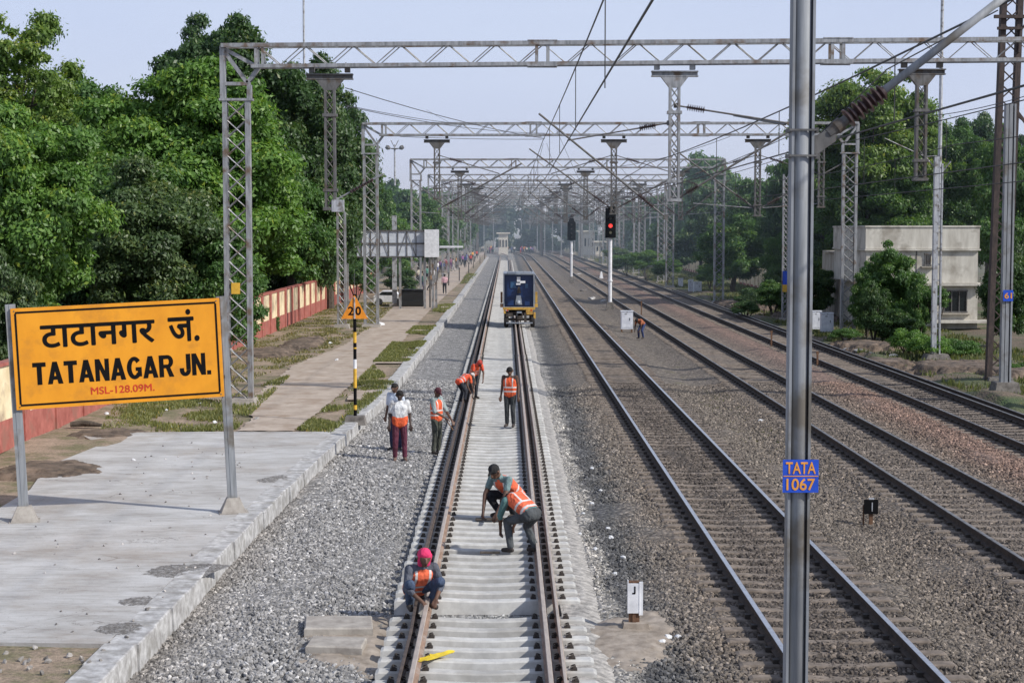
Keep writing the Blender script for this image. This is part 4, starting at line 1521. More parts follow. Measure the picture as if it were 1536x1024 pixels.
def bt(body, name, mat, px0, px1, pyt, pyb, bold):
    cxp, cyp = (px0 + px1) / 2, (pyt + pyb) / 2
    dx, dz = px2(cxp, cyp)
    c_, s2 = math.cos(rotb), math.sin(rotb)
    lx, lz = dx * c_ + dz * s2, -dx * s2 + dz * c_
    return text(body, name, mat, board, (lx, -.0215, lz), (pyb - pyt - (px1 - px0) * .042) * sc_, (px1 - px0) * sc_, bold, depth=.003)
bt('टाटानगर', 'hindi_lettering', M['black'], 66, 232, 479, 520, .020)
bt('जं.', 'hindi_lettering', M['black'], 251, 297, 463, 514, .020)

# heavy grotesque capitals cut as flat pieces: each piece a polygon in a box one unit high
def _arc(cx, cy, rx, ry, a0, a1, tx, ty, n=12):
    """ring segment as quads"""
    out = []
    for k in range(n):
        t0, t1 = [math.radians(a0 + (a1 - a0) * q / n) for q in (k, k + 1)]
        out.append([(cx + rx * math.cos(t0), cy + ry * math.sin(t0)), (cx + rx * math.cos(t1), cy + ry * math.sin(t1)),
                    (cx + (rx - tx) * math.cos(t1), cy + (ry - ty) * math.sin(t1)), (cx + (rx - tx) * math.cos(t0), cy + (ry - ty) * math.sin(t0))])
    return out
def _box(x0, y0, x1, y1): return [(x0, y0), (x1, y0), (x1, y1), (x0, y1)]
HEAVY = {
    'T': (.60, [_box(0, .80, .60, 1), _box(.19, 0, .41, .80)]),
    'A': (.70, [[(0, 0), (.22, 0), (.45, 1), (.245, 1)], [(.48, 0), (.70, 0), (.455, 1), (.25, 1)], _box(.17, .19, .53, .36)]),
    'N': (.64, [_box(0, 0, .20, 1), _box(.44, 0, .64, 1), [(.01, 1), (.21, 1), (.63, 0), (.43, 0)]]),
    'G': (.68, _arc(.35, .5, .35, .515, 40, 320, .215, .19, 20) + [_box(.40, .36, .68, .53), _box(.49, .10, .68, .40)]),
    'R': (.68, [_box(0, 0, .21, 1), _box(.2, .82, .40, 1), _box(.2, .40, .40, .57)] + _arc(.39, .70, .27, .30, -90, 90, .20, .17) + [[(.30, .44), (.50, .46), (.68, 0), (.45, 0)]]),
    'J': (.52, [_box(.31, .28, .52, 1)] + _arc(.26, .27, .26, .285, 180, 360, .205, .18) + [_box(0, .26, .20, .36)]),
    '.': (.20, [_box(0, 0, .19, .19)]),
    ' ': (.16, []),
}
def heavy_text(body, name, mat, px0, px1, pyt, pyb, gap=.055):
    V_, F_2 = [], []
    x = 0.0
    q = 0
    for ch in body:
        w_, polys = HEAVY[ch]
        for pl__ in polys:
            k_ = len(V_)
            V_ += [(x + a_, b_, q * .00012) for a_, b_ in pl__]
            F_2.append(tuple(range(k_, k_ + len(pl__))))
            q = (q + 1) % 9
        x += w_ + gap
    co = np.array(V_)
    tot = co[:, 0].max()
    cxp, cyp = (px0 + px1) / 2, (pyt + pyb) / 2
    dx, dz = px2(cxp, cyp)
    c_, s2 = math.cos(rotb), math.sin(rotb)
    lx, lz = dx * c_ + dz * s2, -dx * s2 + dz * c_
    W__ = (px1 - px0) * sc_
    Hh = (pyb - pyt - (px1 - px0) * .042) * sc_
    co[:, 0] = (co[:, 0] / tot - .5) * W__
    co[:, 1] = (co[:, 1] - .5) * Hh
    me = bpy.data.meshes.new(name)
    me.from_pydata([(a_, b_, c2) for a_, b_, c2 in co], [], F_2)
    # every piece faces the viewer
    import bmesh
    bm = bmesh.new(); bm.from_mesh(me)
    for f in bm.faces:
        f.normal_update()
        if f.normal.z < 0: f.normal_flip()
    bm.to_mesh(me); bm.free()
    me.materials.append(mat)
    o = bpy.data.objects.new(name, me)
    COL.objects.link(o)
    o.parent = board
    o.location = (lx, -.0205, lz)
    o.rotation_euler = (R(90), 0, 0)
    return o
heavy_text('TATANAGAR JN.', 'english_lettering', M['black'], 54, 314, 530, 574)
bt('MSL-128.09M.', 'height_lettering', M['red_letter'], 137, 230, 575, 590, .014)
for zz in (-bh * .3, bh * .3):
    b2 = MB().box((0, .035, zz), (Lb + .02, .03, .06)).build('cross_rail', M['galv_dark']); b2.parent = board
for (a_, b_) in ((-bw / 2 + .06, bh / 2 - .05), (bw / 2 - .06, bh / 2 - .05), (-bw / 2 + .06, -bh / 2 + .05), (bw / 2 - .06, -bh / 2 + .05)):
    b3 = MB().tube((a_, -.018, b_), (a_, -.026, b_), .012).build('bolt', M['galv_dark']); b3.parent = board

# ------------------------------------------------------------------ triangular speed board
p = G(533, 632, .03)
s_ = p.y / F
sp = thing('speed_board', 'orange triangle marked 20 on a black and yellow striped pole', 'sign', p)
MB().tube(p, p + Vector((0, 0, 192 * s_)), .045, n=12).build('pole', M['black'], sp, smooth=False)
for (a_, b_, m_) in ((497, 513, 'yellow'), (516, 520, 'black'), (545, 552, 'white'), (520, 522, 'yellow'), (552, 581, 'yellow'), (607, 614, 'yellow'), (538, 545, 'white')):
    z0_, z1_ = p.z + (632 - b_) * s_, p.z + (632 - a_) * s_
    MB().tube((p.x, p.y, z0_), (p.x, p.y, z1_), .0475, n=12).build('band', M[m_], sp)
zt = p.z + (632 - 442) * s_
zb = p.z + (632 - 477) * s_
hw = 20 * s_
mb = MB()
mb.add([(p.x - hw, p.y - .055, zb), (p.x + hw, p.y - .055, zb), (p.x + .015, p.y - .055, zt), (p.x - .015, p.y - .055, zt),
        (p.x - hw, p.y - .035, zb), (p.x + hw, p.y - .035, zb), (p.x + .015, p.y - .035, zt), (p.x - .015, p.y - .035, zt)],
       [(0, 1, 2, 3), (7, 6, 5, 4), (0, 4, 5, 1), (1, 5, 6, 2), (2, 6, 7, 3), (3, 7, 4, 0)])
tri = mb.build('triangle', M['warn_orange'], sp)
text('2', 'numeral', M['black'], tri, Vector((p.x - 5.4 * s_, p.y - .058, p.z + (632 - 465) * s_)) - wloc(tri), 13 * s_, 8.5 * s_, .02)
text('0', 'numeral', M['black'], tri, Vector((p.x + 5.6 * s_, p.y - .058, p.z + (632 - 465) * s_)) - wloc(tri), 13 * s_, 8.5 * s_, .03)
MB().tube((p.x, p.y - .06, zb), (p.x, p.y - .06, zt - .04), .022).build('stiffener', M['pale_pole'], sp)
MB().tube((p.x, p.y - .03, zt), (p.x, p.y - .03, zt + .62), .008).build('spike', M['galv_dark'], sp)
MB().box((p.x, p.y, .07), (.60, .5, .24), top=(.5, .42)).build('plinth', M['dark_plinth'], sp)

# ------------------------------------------------------------------ small platform posts
for k, (px, pf, h) in enumerate(((673, 428, 1.0), (689, 421, 1.1), (703, 410, 1.1), (710, 402, 1.0), (720, 395, 1.0), (727, 389, 1.0), (645, 461, 1.2))):
    p = G(px, pf, .03)
    o = MB().tube(p, p + Vector((0, 0, h * 1.2)), .06, .05).tube(p + Vector((0, 0, h * 1.2)), p + Vector((0, 0, h * 1.2 + .05)), .07, .03).build('bollard', M['veh_dark'], at=p)
    tag(o, 'short dark post standing beside the footpath', 'post', 'short dark posts along the platform')
# pole with a lamp beside path
p = G(592, 459, .03)
root = thing('lamp_post', 'old weathered post with white lamp before the hoarding', 'lamp post', p)
MB().box((p.x, p.y, 3.15), (.32, .2, 6.3)).build('post', M['pale_pole'], root)
MB().lathe((p.x + .15, p.y - .3, 3.75), (p.x + .65, p.y - .3, 3.85), [(0, .08), (.5, .24), (1, .1)], 10).build('lamp_head', M['white'], root)
MB().box((p.x, p.y, .1), (.7, .6, .25)).build('plinth', M['plinth'], root)
p = G(645, 461, .03)
root = thing('lamp_post', 'slim striped post with flat white lamp near the walking passenger', 'lamp post', p)
MB().box((p.x, p.y, 2.6), (.12, .12, 5.2)).build('post', M['galv_dark'], root)
MB().box((X(677, p.y), p.y, Z(370, p.y)), (1.6, .3, .12)).box((X(662, p.y), p.y, Z(372, p.y)), (1.9, .06, .06)).build('lamp_head', M['white'], root)

# ------------------------------------------------------------------ signals
def signal(px, pf, pt_pole, ph0, ph1, hw, label, lit, far):
    p = G(px, pf, -.3)
    s_ = p.y / F
    root = thing('signal', label, 'railway signal', p)
    zz = lambda py: -.3 + (pf - py) * s_
    mb = MB().tube((p.x, p.y, -.3), (p.x, p.y, zz(pt_pole)), .13, n=10).tube((p.x, p.y, zz(pf - 42)), (p.x, p.y, zz(pf - 44)), .18, n=10)
    mb.build('post', M['white'], root)
    MB().box((p.x, p.y, zz(pf - 5)), (.62, .55, .6), top=(.4, .4)).build('base', M['dark_plinth'], root)
    h = zz(ph0) - zz(ph1)
    zc = (zz(ph0) + zz(ph1)) / 2
    hd = MB()
    hd.box((p.x, p.y - .1, zc), (hw * s_, .26, h)).box((p.x, p.y - .25, zc), (hw * s_ * 1.12, .02, h * 1.04))
    if far: hd.add([(p.x - hw * s_ / 2, p.y - .1, zz(ph0)), (p.x + hw * s_ / 2, p.y - .1, zz(ph0)), (p.x, p.y - .1, zz(ph0) + .9), (p.x, p.y, zz(ph0))], [(0, 1, 2), (1, 3, 2), (3, 0, 2), (0, 3, 1)])
    hdo = hd.build('signal_head', M['black'], root)
    for k, t in enumerate((.12, .37, .62, .84)):
        zl = zz(ph0) - h * t
        col = 'red_lamp' if (lit and k == 2) else ('lamp_amber' if (lit and k == 3) else 'veh_dark')
        MB().tube((p.x, p.y - .262, zl), (p.x, p.y - .275, zl), .14 if col == 'red_lamp' else .10, n=12).build('lens', M[col], hdo)
        hood = MB()
        pts = [(p.x + .17 * math.cos(a_), p.y - .27, zl + .17 * math.sin(a_)) for a_ in np.linspace(-.2, math.pi + .2, 9)]
        n_ = len(pts)
        hood.add(pts + [(x_, y_ - .22, z_) for x_, y_, z_ in pts], [(i, i + 1, n_ + i + 1, n_ + i) for i in range(n_ - 1)])
        hood.build('lens_hood', M['black'], hdo)
    lad = MB()
    for a_ in (-.16, .16):
        lad.tube((p.x + a_, p.y + .35, .3), (p.x + a_, p.y + .35, zz(pt_pole) - .1), .015, n=4)
    k = .5
    while k < zz(pt_pole) - .2:
        lad.tube((p.x - .16, p.y + .35, k), (p.x + .16, p.y + .35, k), .012, n=4)
        k += .35
    lad.build('ladder', M['galv_dark'], root)
    return root


signal(915, 464, 356, 311, 356, 14, 'colour light signal showing red on a white post', True, False)
signal(857, 424, 362, 334, 360, 11, 'smaller unlit signal on a white post farther down the line', False, True)

# ------------------------------------------------------------------ cabinets
def cabinet(px, pf, wpx, hpx, label, z=-.3, legs=True, grp=None):
    p = G(px, pf, z)
    s_ = p.y / F
    w, h = wpx * s_, hpx * s_
    root = thing('equipment_cabinet', label, 'cabinet', p, grp)
    z0 = z + (.14 if legs else .02)
    MB().bbox((p.x, p.y, z0 + (h - .14) / 2), (w, w * .7, h - .14), .015).build('body', M['box_white'], root)
    MB().box((p.x, p.y, z0 + h - .115), (w * 1.07, w * .78, .05)).build('lid', M['box_white'], root)
    MB().box((p.x - w * .02, p.y - w * .36, z0 + h * .45), (w * .82, .012, h * .74)).build('door', M['box_white'], root)
    MB().box((p.x + w * .22, p.y - w * .375, z0 + h * .5), (.03, .02, .14)).build('handle', M['black'], root)
    MB().box((p.x - w * .1, p.y - w * .372, z0 + h * .75), (w * .2, .006, h * .03)).box((p.x, p.y - w * .372, z0 + h * .86), (.04, .006, .05)).build('vent', M['black'], root)
    if legs:
        for a_ in (-1, 1):
            for b_ in (-1, 1):
                MB().box((p.x + a_ * w * .42, p.y + b_ * w * .28, z + .05), (.06, .06, .2)).build('leg', M['rusty'], root)
    return root


cabinet(940, 497, 18, 30, 'white metal cabinet on legs beside the signal showing red')
cabinet(1224, 497, 15, 30, 'white cabinet partly behind the thick mast, left of two', -.4)
cabinet(1240, 501, 18, 31, 'white cabinet near the thick mast, right of two', -.4)
cabinet(1036, 437, 7, 19, 'narrow white cabinet before the cream wall', -.4, False)
cabinet(1046, 439, 12, 18, 'wide white cabinet before the cream wall', -.4, False)
cabinet(1021, 430, 7, 14, 'small white cabinet standing alone in the grass', -.4, False)

# small rail post with white face near the new track
p = G(951, 939, -.26)
s_ = p.y / F
root = thing('track_marker', 'short dark rail post with folded white plate beside the white sleepers', 'marker', p)
MB().box((p.x, p.y, -.26 + .32), (.15, .06, .66)).box((p.x, p.y + .0, .07), (.05, .10, .62)).build('post', M['rusty'], root)
mb = MB()
zt, zb = -.26 + 72 * s_, -.26 + 22 * s_
mb.box((p.x - .015, p.y - .06, (zt + zb) / 2 - .02), (.16, .012, zt - zb - .04))
mb.box((p.x - .09, p.y - .03, (zt + zb) / 2), (.012, .08, zt - zb))
mb.bar((p.x + .07, p.y - .055, zb - .03), (p.x + .07, p.y - .055, zt - .02), .012, .03)
mb.bar((p.x + .095, p.y - .045, zb - .03), (p.x + .095, p.y - .045, zt - .02), .05, .02)
pp = mb.build('plate', M['white'], root)
MB().box((p.x + .005, p.y - .068, (zt + zb) / 2 + .10), (.02, .004, .10)).box((p.x - .01, p.y - .068, (zt + zb) / 2 + .05), (.04, .004, .02)).build('mark', M['black'], pp)
MB().box((p.x + .02, p.y, -.27), (.42, .34, .16), top=(.34, .28)).build('base', M['slab_brown'], root)

# black square marker
p = G(1306, 787, -.33)
s_ = p.y / F
root = thing('track_marker', 'small black square marker on a stub post between two used tracks', 'marker', p)
MB().box((p.x, p.y, -.33 + .2), (.07, .06, .46)).box((p.x - .13, p.y + .05, -.33 + .17), (.03, .03, .42)).build('post', M['rusty'], root)
MB().box((p.x - .01, p.y - .05, -.33 + .36), (.27, .02, .28)).build('plate', M['black'], root)
MB().box((p.x + .01, p.y - .065, -.33 + .36), (.018, .01, .17)).box((p.x, p.y - .03, -.33 + .51), (.1, .06, .025)).build('mark', M['pale_pole'], root)
for (px, pf, h, lb) in ((1157, 522, .75, 'thin rusty stake by the outermost track, left of the thick mast'), (1226, 552, .6, 'thin rusty stake by the outermost track, right of the thick mast'), (1146, 475, .4, 'low dark stub beyond the outermost track'),
                        (962, 474, .9, 'thin dark rod behind the stooping figure')):
    p = G(px, pf, -.3)
    o = MB().box((p.x, p.y, -.3 + h / 2), (.07, .07, h)).box((p.x, p.y, -.3 + h + .03), (.11, .05, .1)).box((p.x, p.y, -.28), (.22, .2, .1)).build('stake', M['rusty'], at=p)
    tag(o, lb, 'stake')
p = G(902, 418, -.3)
o = MB().box((p.x, p.y, 0.1), (.5, .4, .9), top=(.14, .1)).build('marker_cone', M['white'], at=p)
tag(o, 'small white pointed marker between the two signals', 'marker')


def rock(loc, r, name, mat, label, cat='stone', grp=None, seed=0, flat_=.6):
    import bmesh
    bm = bmesh.new()
    bmesh.ops.create_icosphere(bm, subdivisions=2, radius=1)
    rn = random.Random(seed)
    off = Vector((rn.uniform(0, 50),) * 3)
    for v in bm.verts:
        d = 1 + .55 * noise.noise(v.co * 1.3 + off)
        v.co = Vector((v.co.x * d * r * rn.uniform(.97, 1.03), v.co.y * d * r * .8, v.co.z * d * r * flat_))
    me = bpy.data.meshes.new(name)
    bm.to_mesh(me); bm.free()
    me.materials.append(mat)
    o = bpy.data.objects.new(name, me)
    COL.objects.link(o)
    o.location = loc
    o.rotation_euler = (0, 0, rn.uniform(0, 6))
    tag(o, label, cat, grp)
    return o


def mound(name, px, py, z, rx, ry, h, mat, label, seed=0, rot=0.0, kind='structure'):
    """low heap whose ragged rim sinks below the surface it lies on"""
    p = G(px, py, z)
    vs, fs = [], []
    n_ = 44
    for j in range(n_):
        for i in range(n_):
            u, v = (i / (n_ - 1) * 2 - 1) * 1.25, (j / (n_ - 1) * 2 - 1) * 1.25
            x, y = u * rx, v * ry
            f = 1 - (u * u + v * v) + .9 * noise.noise(Vector((x * 2.2 + seed * 9, y * 2.2, seed))) + .35 * noise.noise(Vector((x * 9, y * 9, seed)))
            zz_ = h * max(-1.6, min(1, f * 1.6)) + .012 * noise.noise(Vector((x * 22, y * 22, seed)))
            ca, sa = math.cos(rot), math.sin(rot)
            vs.append((p.x + x * ca - y * sa, p.y + x * sa + y * ca, z + zz_))
    for j in range(n_ - 1):
        for i in range(n_ - 1):
            fs.append((j * n_ + i, j * n_ + i + 1, (j + 1) * n_ + i + 1, (j + 1) * n_ + i))
    o = MB().add(vs, fs).build(name, mat, smooth=True)
    tag(o, label, kind=kind)
    return o


for k, (px, py, rx, ry) in enumerate(((268, 855, .45, .55), (212, 901, .30, .34), (178, 943, .26, .34), (410, 718, .26, .6))):
    mound('broken_concrete', px, py, .034, rx, ry, .012, M['broken'], 'rough broken concrete beside the platform coping', k + 3, -.3)
mound('spoil', 508, 958, -.315, .62, 1.5, .035, M['slab_brown'], 'brown soil around the soiled slabs left of the new track', 5, .1)
mound('spoil', 940, 957, -.30, .60, 1.5, .045, M['slab_brown'], 'brown soil spread beside the end of the white sleepers', 2, -.2)
mound('spoil', 470, 800, -.32, .5, 1.2, .02, M['stone_white'], 'dust', 7) if False else None
for k, (px, py, rx, ry, hh) in enumerate(((455, 516, .9, 4.5, .16), (400, 530, 1.2, 3.0, .14), (75, 705, 1.2, 1.2, .10), (160, 650, .8, 1.0, .06))):
    mound('dirt_heap', px, py, .02, rx, ry, hh, M['dirt'], 'low dark heap of turned earth between wall and footpath', k + 20)
for k, (px, py, rx, ry, hh) in enumerate(((1440, 556, 2.2, 3.0, .30), (1330, 548, 1.2, 2.0, .25), (1300, 522, 1.6, 2.6, .3), (1500, 560, 1.6, 3.0, .3), (1210, 478, 2.0, 5, .4), (1120, 462, 2.4, 6, .5))):
    mound('dirt_bank', px, py, -.4, rx, ry, hh, M['dirt'], 'dark bank of earth beyond the outermost track', k + 40)
sd = 0
for (px, py, r) in ((1141, 632, .13), (1151, 628, .10), (1159, 626, .12), (1152, 636, .09)):
    rock(G(px, py, -.3), r, 'white_rock', M['stone_white'], 'white lump of rubble in ballast left of the thick mast', 'stone', 'white lumps by the thick mast', sd); sd += 1
for (px, py, r) in ((1290, 527, .35), (1305, 531, .3), (1318, 522, .22), (1272, 524, .3), (1331, 517, .25), (1325, 540, .2), (1340, 534, .25), (1375, 553, .2)):
    rock(G(px, py, -.4), r, 'rubble_slab', M['coping'], 'pale broken slab lying beside the outermost track', 'rubble', 'pale rubble beyond the outermost track', sd, .35); sd += 1
for (px, py, r) in ((888, 702, .05), (901, 735, .045), (888, 755, .05), (912, 792, .05), (917, 806, .06), (935, 835, .05), (1002, 955, .07), (1018, 955, .06), (993, 962, .06), (905, 960, .05), (875, 770, .05), (1125, 1001, .06), (1100, 945, .05), (922, 860, .05),
                    (870, 800, .04), (1066, 905, .05), (893, 823, .05), (1110, 973, .05)):
    rock(G(px, py, -.30), r, 'white_rock', M['stone_white'], 'small white stone lying in the dark ballast right of the new track', 'stone', 'white stones right of the new track', sd); sd += 1
for (px, py, r) in ((560, 600, .05), (505, 540, .1), (322, 633, .08), (385, 628, .08), (300, 605, .06), (200, 690, .07), (95, 695, .08), (160, 620, .08), (250, 615, .06), (423, 528, .18), (570, 487, .25), (495, 515, .12), (350, 655, .05)):
    rock(G(px, py, .03), r, 'loose_stone', M['stone_white'] if sd % 3 else M['coping'], 'loose pale stone on the platform earth', 'stone', 'loose stones on the platform', sd); sd += 1
for (px, py, r) in ((880, 405, .5), (868, 412, .4), (893, 428, .35), (888, 448, .35), (875, 436, .3), (906, 452, .35), (848, 402, .5), (838, 398, .5)):
    rock(G(px, py, -.3), r, 'rubble_heap', M['dark_plinth'] if sd % 2 else M['coping'], 'small heap of rubble near the signals', 'rubble', 'rubble heaps between the signals', sd, .5); sd += 1
# fallen log near the wall
p = G(128, 641, .03)
lg = MB().path([p + Vector((-.4, 0, .08)), p + Vector((-.1, .05, .11)), p + Vector((.15, 0, .1)), p + Vector((.45, -.05, .07))], [.07, .09, .08, .04], 8).build('log', M['bark'], at=p)
tag(lg, 'short broken log at the foot of the red wall', 'log')
# yellow plastic on the sleepers
p = G(655, 987, -.165)
import bmesh
vs, fs = [], []
nx_, ny_ = 10, 6
for j in range(ny_):
    for i in range(nx_):
        x = (i / (nx_ - 1) - .5) * .42
        y = (j / (ny_ - 1) - .5) * .30 * (1.2 - abs(i / (nx_ - 1) - .4))
        vs.append((p.x + x + y * .2, p.y + y + x * .9, p.z + .035 + .035 * noise.noise(Vector((x * 13, y * 13, 1)))))
for j in range(ny_ - 1):
    for i in range(nx_ - 1):
        fs.append((j * nx_ + i, j * nx_ + i + 1, (j + 1) * nx_ + i + 1, (j + 1) * nx_ + i))
o = MB().add(vs, fs).build('plastic_bag', M['plastic_yellow'], at=p, smooth=True)
tag(o, 'crumpled yellow plastic lying on the white sleepers', 'litter')
# boards the workers kneel beside
for (px, py, w, d, lb) in ((735, 779, .55, .16, 'dark flat board under the hands of the kneeling worker'), (735, 829, .34, .06, 'short flat bar in the hand of the bent worker')):
    p = G(px, py, -.16)
    o = MB().bbox((p.x, p.y, -.15), (w, d, .035), .008).build('tool_board', M['veh_dark'], at=p)
    tag(o, lb, 'board')
# ================================================================== PEOPLE
def _sphere(V, Fs, c, r, n=8):
    k = len(V)
    r3 = r if isinstance(r, tuple) else (r, r, r)
    m_ = n // 2 + 1
    for j in range(m_ + 1):
        th = math.pi * j / m_
        for i in range(n):
            ph = 2 * math.pi * i / n
            V.append((c[0] + r3[0] * math.sin(th) * math.cos(ph), c[1] + r3[1] * math.sin(th) * math.sin(ph), c[2] + r3[2] * math.cos(th)))
    for j in range(m_):
        for i in range(n):
            Fs.append((k + j * n + i, k + (j + 1) * n + i, k + (j + 1) * n + (i + 1) % n, k + j * n + (i + 1) % n))


def _caps(V, Fs, p, q, r1, r2, n=10):
    p, q = Vector(p), Vector(q)
    _sphere(V, Fs, p, r1, n)
    _sphere(V, Fs, q, r2, n)
    if (q - p).length < 1e-4:
        return
    mb = MB().tube(p, q, r1, r2, n)
    k = len(V)
    V.extend(mb.v)
    Fs.extend([tuple(i + k for i in f) for f in mb.f])


def remeshed(name, caps, voxel, mats, smooth_it=2):
    V, Fs = [], []
    for c in caps:
        if c[0] == 'e':
            _sphere(V, Fs, c[1], c[2], 14)
        else:
            _caps(V, Fs, *c)
    me = bpy.data.meshes.new(name)
    me.from_pydata([tuple(v) for v in V], [], Fs)
    o = bpy.data.objects.new(name, me)
    COL.objects.link(o)
    md = o.modifiers.new('r', 'REMESH')
    md.mode = 'VOXEL'
    md.voxel_size = voxel
    md.use_smooth_shade = True
    ms = o.modifiers.new('s', 'SMOOTH')
    ms.iterations = smooth_it
    ms.factor = 0.5
    bpy.context.view_layer.update()
    dg = bpy.context.evaluated_depsgraph_get()
    me2 = bpy.data.meshes.new_from_object(o.evaluated_get(dg))
    bpy.data.objects.remove(o)
    bpy.data.meshes.remove(me)
    me2.name = name
    me2.materials.clear()
    for m_ in mats:
        me2.materials.append(m_)
    return me2


def lerp(a, b, t):
    return tuple(Vector(a).lerp(Vector(b), t))


def person(label, at, heading, J, cloth, vox=0.011, scale=1.0, group=None, detail=True):
    """J: joints in the body's own frame, +y is where the person faces"""
    root = thing('person', label, 'person', at, group)
    root.rotation_euler = (0, 0, heading)
    root.scale = (scale,) * 3
    V = Vector
    pel, che, nek, hed = map(V, (J['pelvis'], J['chest'], J['neck'], J['head']))
    sh = [V(J['shL']), V(J['shR'])]
    el = [V(J['elL']), V(J['elR'])]
    wr = [V(J['wrL']), V(J['wrR'])]
    hp = [V(J['hipL']), V(J['hipR'])]
    kn = [V(J['knL']), V(J['knR'])]
    an = [V(J['anL']), V(J['anR'])]
    to = [V(J['toL']), V(J['toR'])]
    look = V(J.get('look', (0, 1, -.1))).normalized()
    side = (sh[1] - sh[0]).normalized()
    up = (hed - nek).normalized()
    hright = look.cross(up).normalized()
    hup = hright.cross(look).normalized()
    body = []
    # trunk
    for s_ in (-1, 0, 1):
        body.append((pel + side * .06 * s_, che + side * .075 * s_, .095, .10))
    body.append((sh[0].lerp(che, .25), sh[1].lerp(che, .25), .058, .058))
    body.append((che, nek, .075, .052))
    body.append((nek, hed - hup * .04, .050, .052))
    # head: skull, jaw, nose, ears
    body.append((hed + look * -.012, hed + look * -.012 + hup * .018, .092, .086))
    body.append((hed + look * .02 - hup * .03, hed + look * .035 - hup * .085, .066, .040))
    if detail:
        body.append((hed + look * .088 + hup * .008, hed + look * .104 - hup * .032, .010, .017))
        body.append((hed + look * .085 - hup * .062, hed + look * .083 - hup * .066, .020, .02))
        for s_ in (-1, 1):
            body.append((hed + hright * .09 * s_ + hup * .012, hed + hright * .092 * s_ - hup * .022, .018, .013))
    for k in (0, 1):
        body += [(sh[k], el[k], .052, .040), (el[k], wr[k], .040, .026)]
        d = (wr[k] - el[k]).normalized()
        hd = V(J.get('handL' if k == 0 else 'handR', tuple(d))).normalized()
        sd = hd.cross(V((0, 0, 1)) if abs(hd.z) < .8 else look).normalized()
        palm = wr[k] + hd * .075
        nrm = hd.cross(sd)
        body.append((wr[k] + hd * .01 + sd * .012, palm + sd * .024, .021, .017))
        body.append((wr[k] + hd * .01 - sd * .012, palm - sd * .024, .021, .017))
        if detail:
            for f, (off, ln) in enumerate(((-.033, .062), (-.011, .078), (.011, .072), (.032, .056))):
                b0 = palm + sd * off
                b1 = b0 + (hd * .9 + nrm * .25).normalized() * ln * .55
                b2 = b1 + (hd * .6 + nrm * .7).normalized() * ln * .5
                body += [(b0, b1, .0105, .0095), (b1, b2, .0095, .0085)]
            tsd = -1 if k == 0 else 1
            body.append((wr[k] + hd * .03 + sd * .025 * tsd, wr[k] + hd * .075 + sd * .062 * tsd, .014, .010))
        body += [(hp[k], kn[k], .078, .054), (kn[k], an[k], .054, .036)]
        body.append((an[k] + V((0, 0, -.02)), to[k], .036, .028))
    me = remeshed('body', body, vox, [M['skin'], M['feature']])
    if detail:
        for p in me.polygons:
            c = p.center
            for s_ in (-1, 1):
                if (c - (hed + look * .082 + hright * .034 * s_ + hup * .016)).length < .014:
                    p.material_index = 1
            q = c - (hed + look * .10 - hup * .062)
            if abs(q.dot(hright)) < .026 and abs(q.dot(hup)) < .006 and q.length < .04:
                p.material_index = 1
    b_ = bpy.data.objects.new('body', me)
    COL.objects.link(b_); b_.parent = root
    b_.color = (*cloth.get('skin', (.13, .068, .043)), 1)

    def part(name, caps, col, mats=None, v=vox * 1.15, it=3):
        me_ = remeshed(name, caps, v, mats or [M['cloth']], it)
        o_ = bpy.data.objects.new(name, me_)
        COL.objects.link(o_); o_.parent = root
        o_.color = (*col, 1)
        return o_
    e = .018
    # trousers
    tc = []
    for k in (0, 1):
        tc += [(hp[k], kn[k], .095, .070), (kn[k], an[k].lerp(kn[k], .08), .070, .058)]
    for s_ in (-1, 0, 1):
        tc.append((pel + side * .06 * s_, pel.lerp(che, .18) + side * .06 * s_, .112, .108))
    part('trousers', tc, cloth['trousers'])
    # shirt with sleeves
    scp = []
    for s_ in (-1, 0, 1):
        scp.append((pel.lerp(che, .08) + side * .058 * s_, che + side * .075 * s_, .112, .116))
    scp.append((sh[0].lerp(che, .2), sh[1].lerp(che, .2), .07, .07))
    scp.append((che, nek.lerp(che, .15), .09, .064))
    sl = cloth.get('sleeve', 1.0)
    for k in (0, 1):
        if sl <= 1:
            scp.append((sh[k], sh[k].lerp(el[k], sl), .068, .058))
        else:
            scp += [(sh[k], el[k], .066, .052), (el[k], el[k].lerp(wr[k], sl - 1), .052, .042)]
    part('shirt', scp, cloth['shirt'])
    if cloth.get('vest'):
        vc = []
        lo = cloth.get('vest_lo', -.02)
        hi = cloth.get('vest_hi', 1.0)
        for s_ in (-1, 0, 1):
            vc.append((pel.lerp(che, lo) + side * .062 * s_, pel.lerp(che, hi) + side * .078 * s_, .119, .122))
        if hi > .8:
            vc.append((sh[0].lerp(che, .42), sh[1].lerp(che, .42), .078, .078))
            vc.append((che, nek.lerp(che, .3), .098, .070))
        vo_ = part('safety_vest', vc, cloth['vest'], [M['cloth'], M['stripe']])
        ax = (che - pel)
        L_ = ax.length
        ax.normalize()
        if hi > .8:
            for p in vo_.data.polygons:
                q = p.center - pel
                t = q.dot(ax) / L_
                u = q.dot(side)
                if .16 < t < .26 or .48 < t < .58 or (t > .58 and .085 < abs(u) < .115):
                    p.material_index = 1
    # hair or scarf or cap
    hc = [(hed - look * .025 + hup * .016, hed - look * .006 + hup * .032, .096, .089)]
    kind = cloth.get('head', 'hair')
    nm = 'hair'
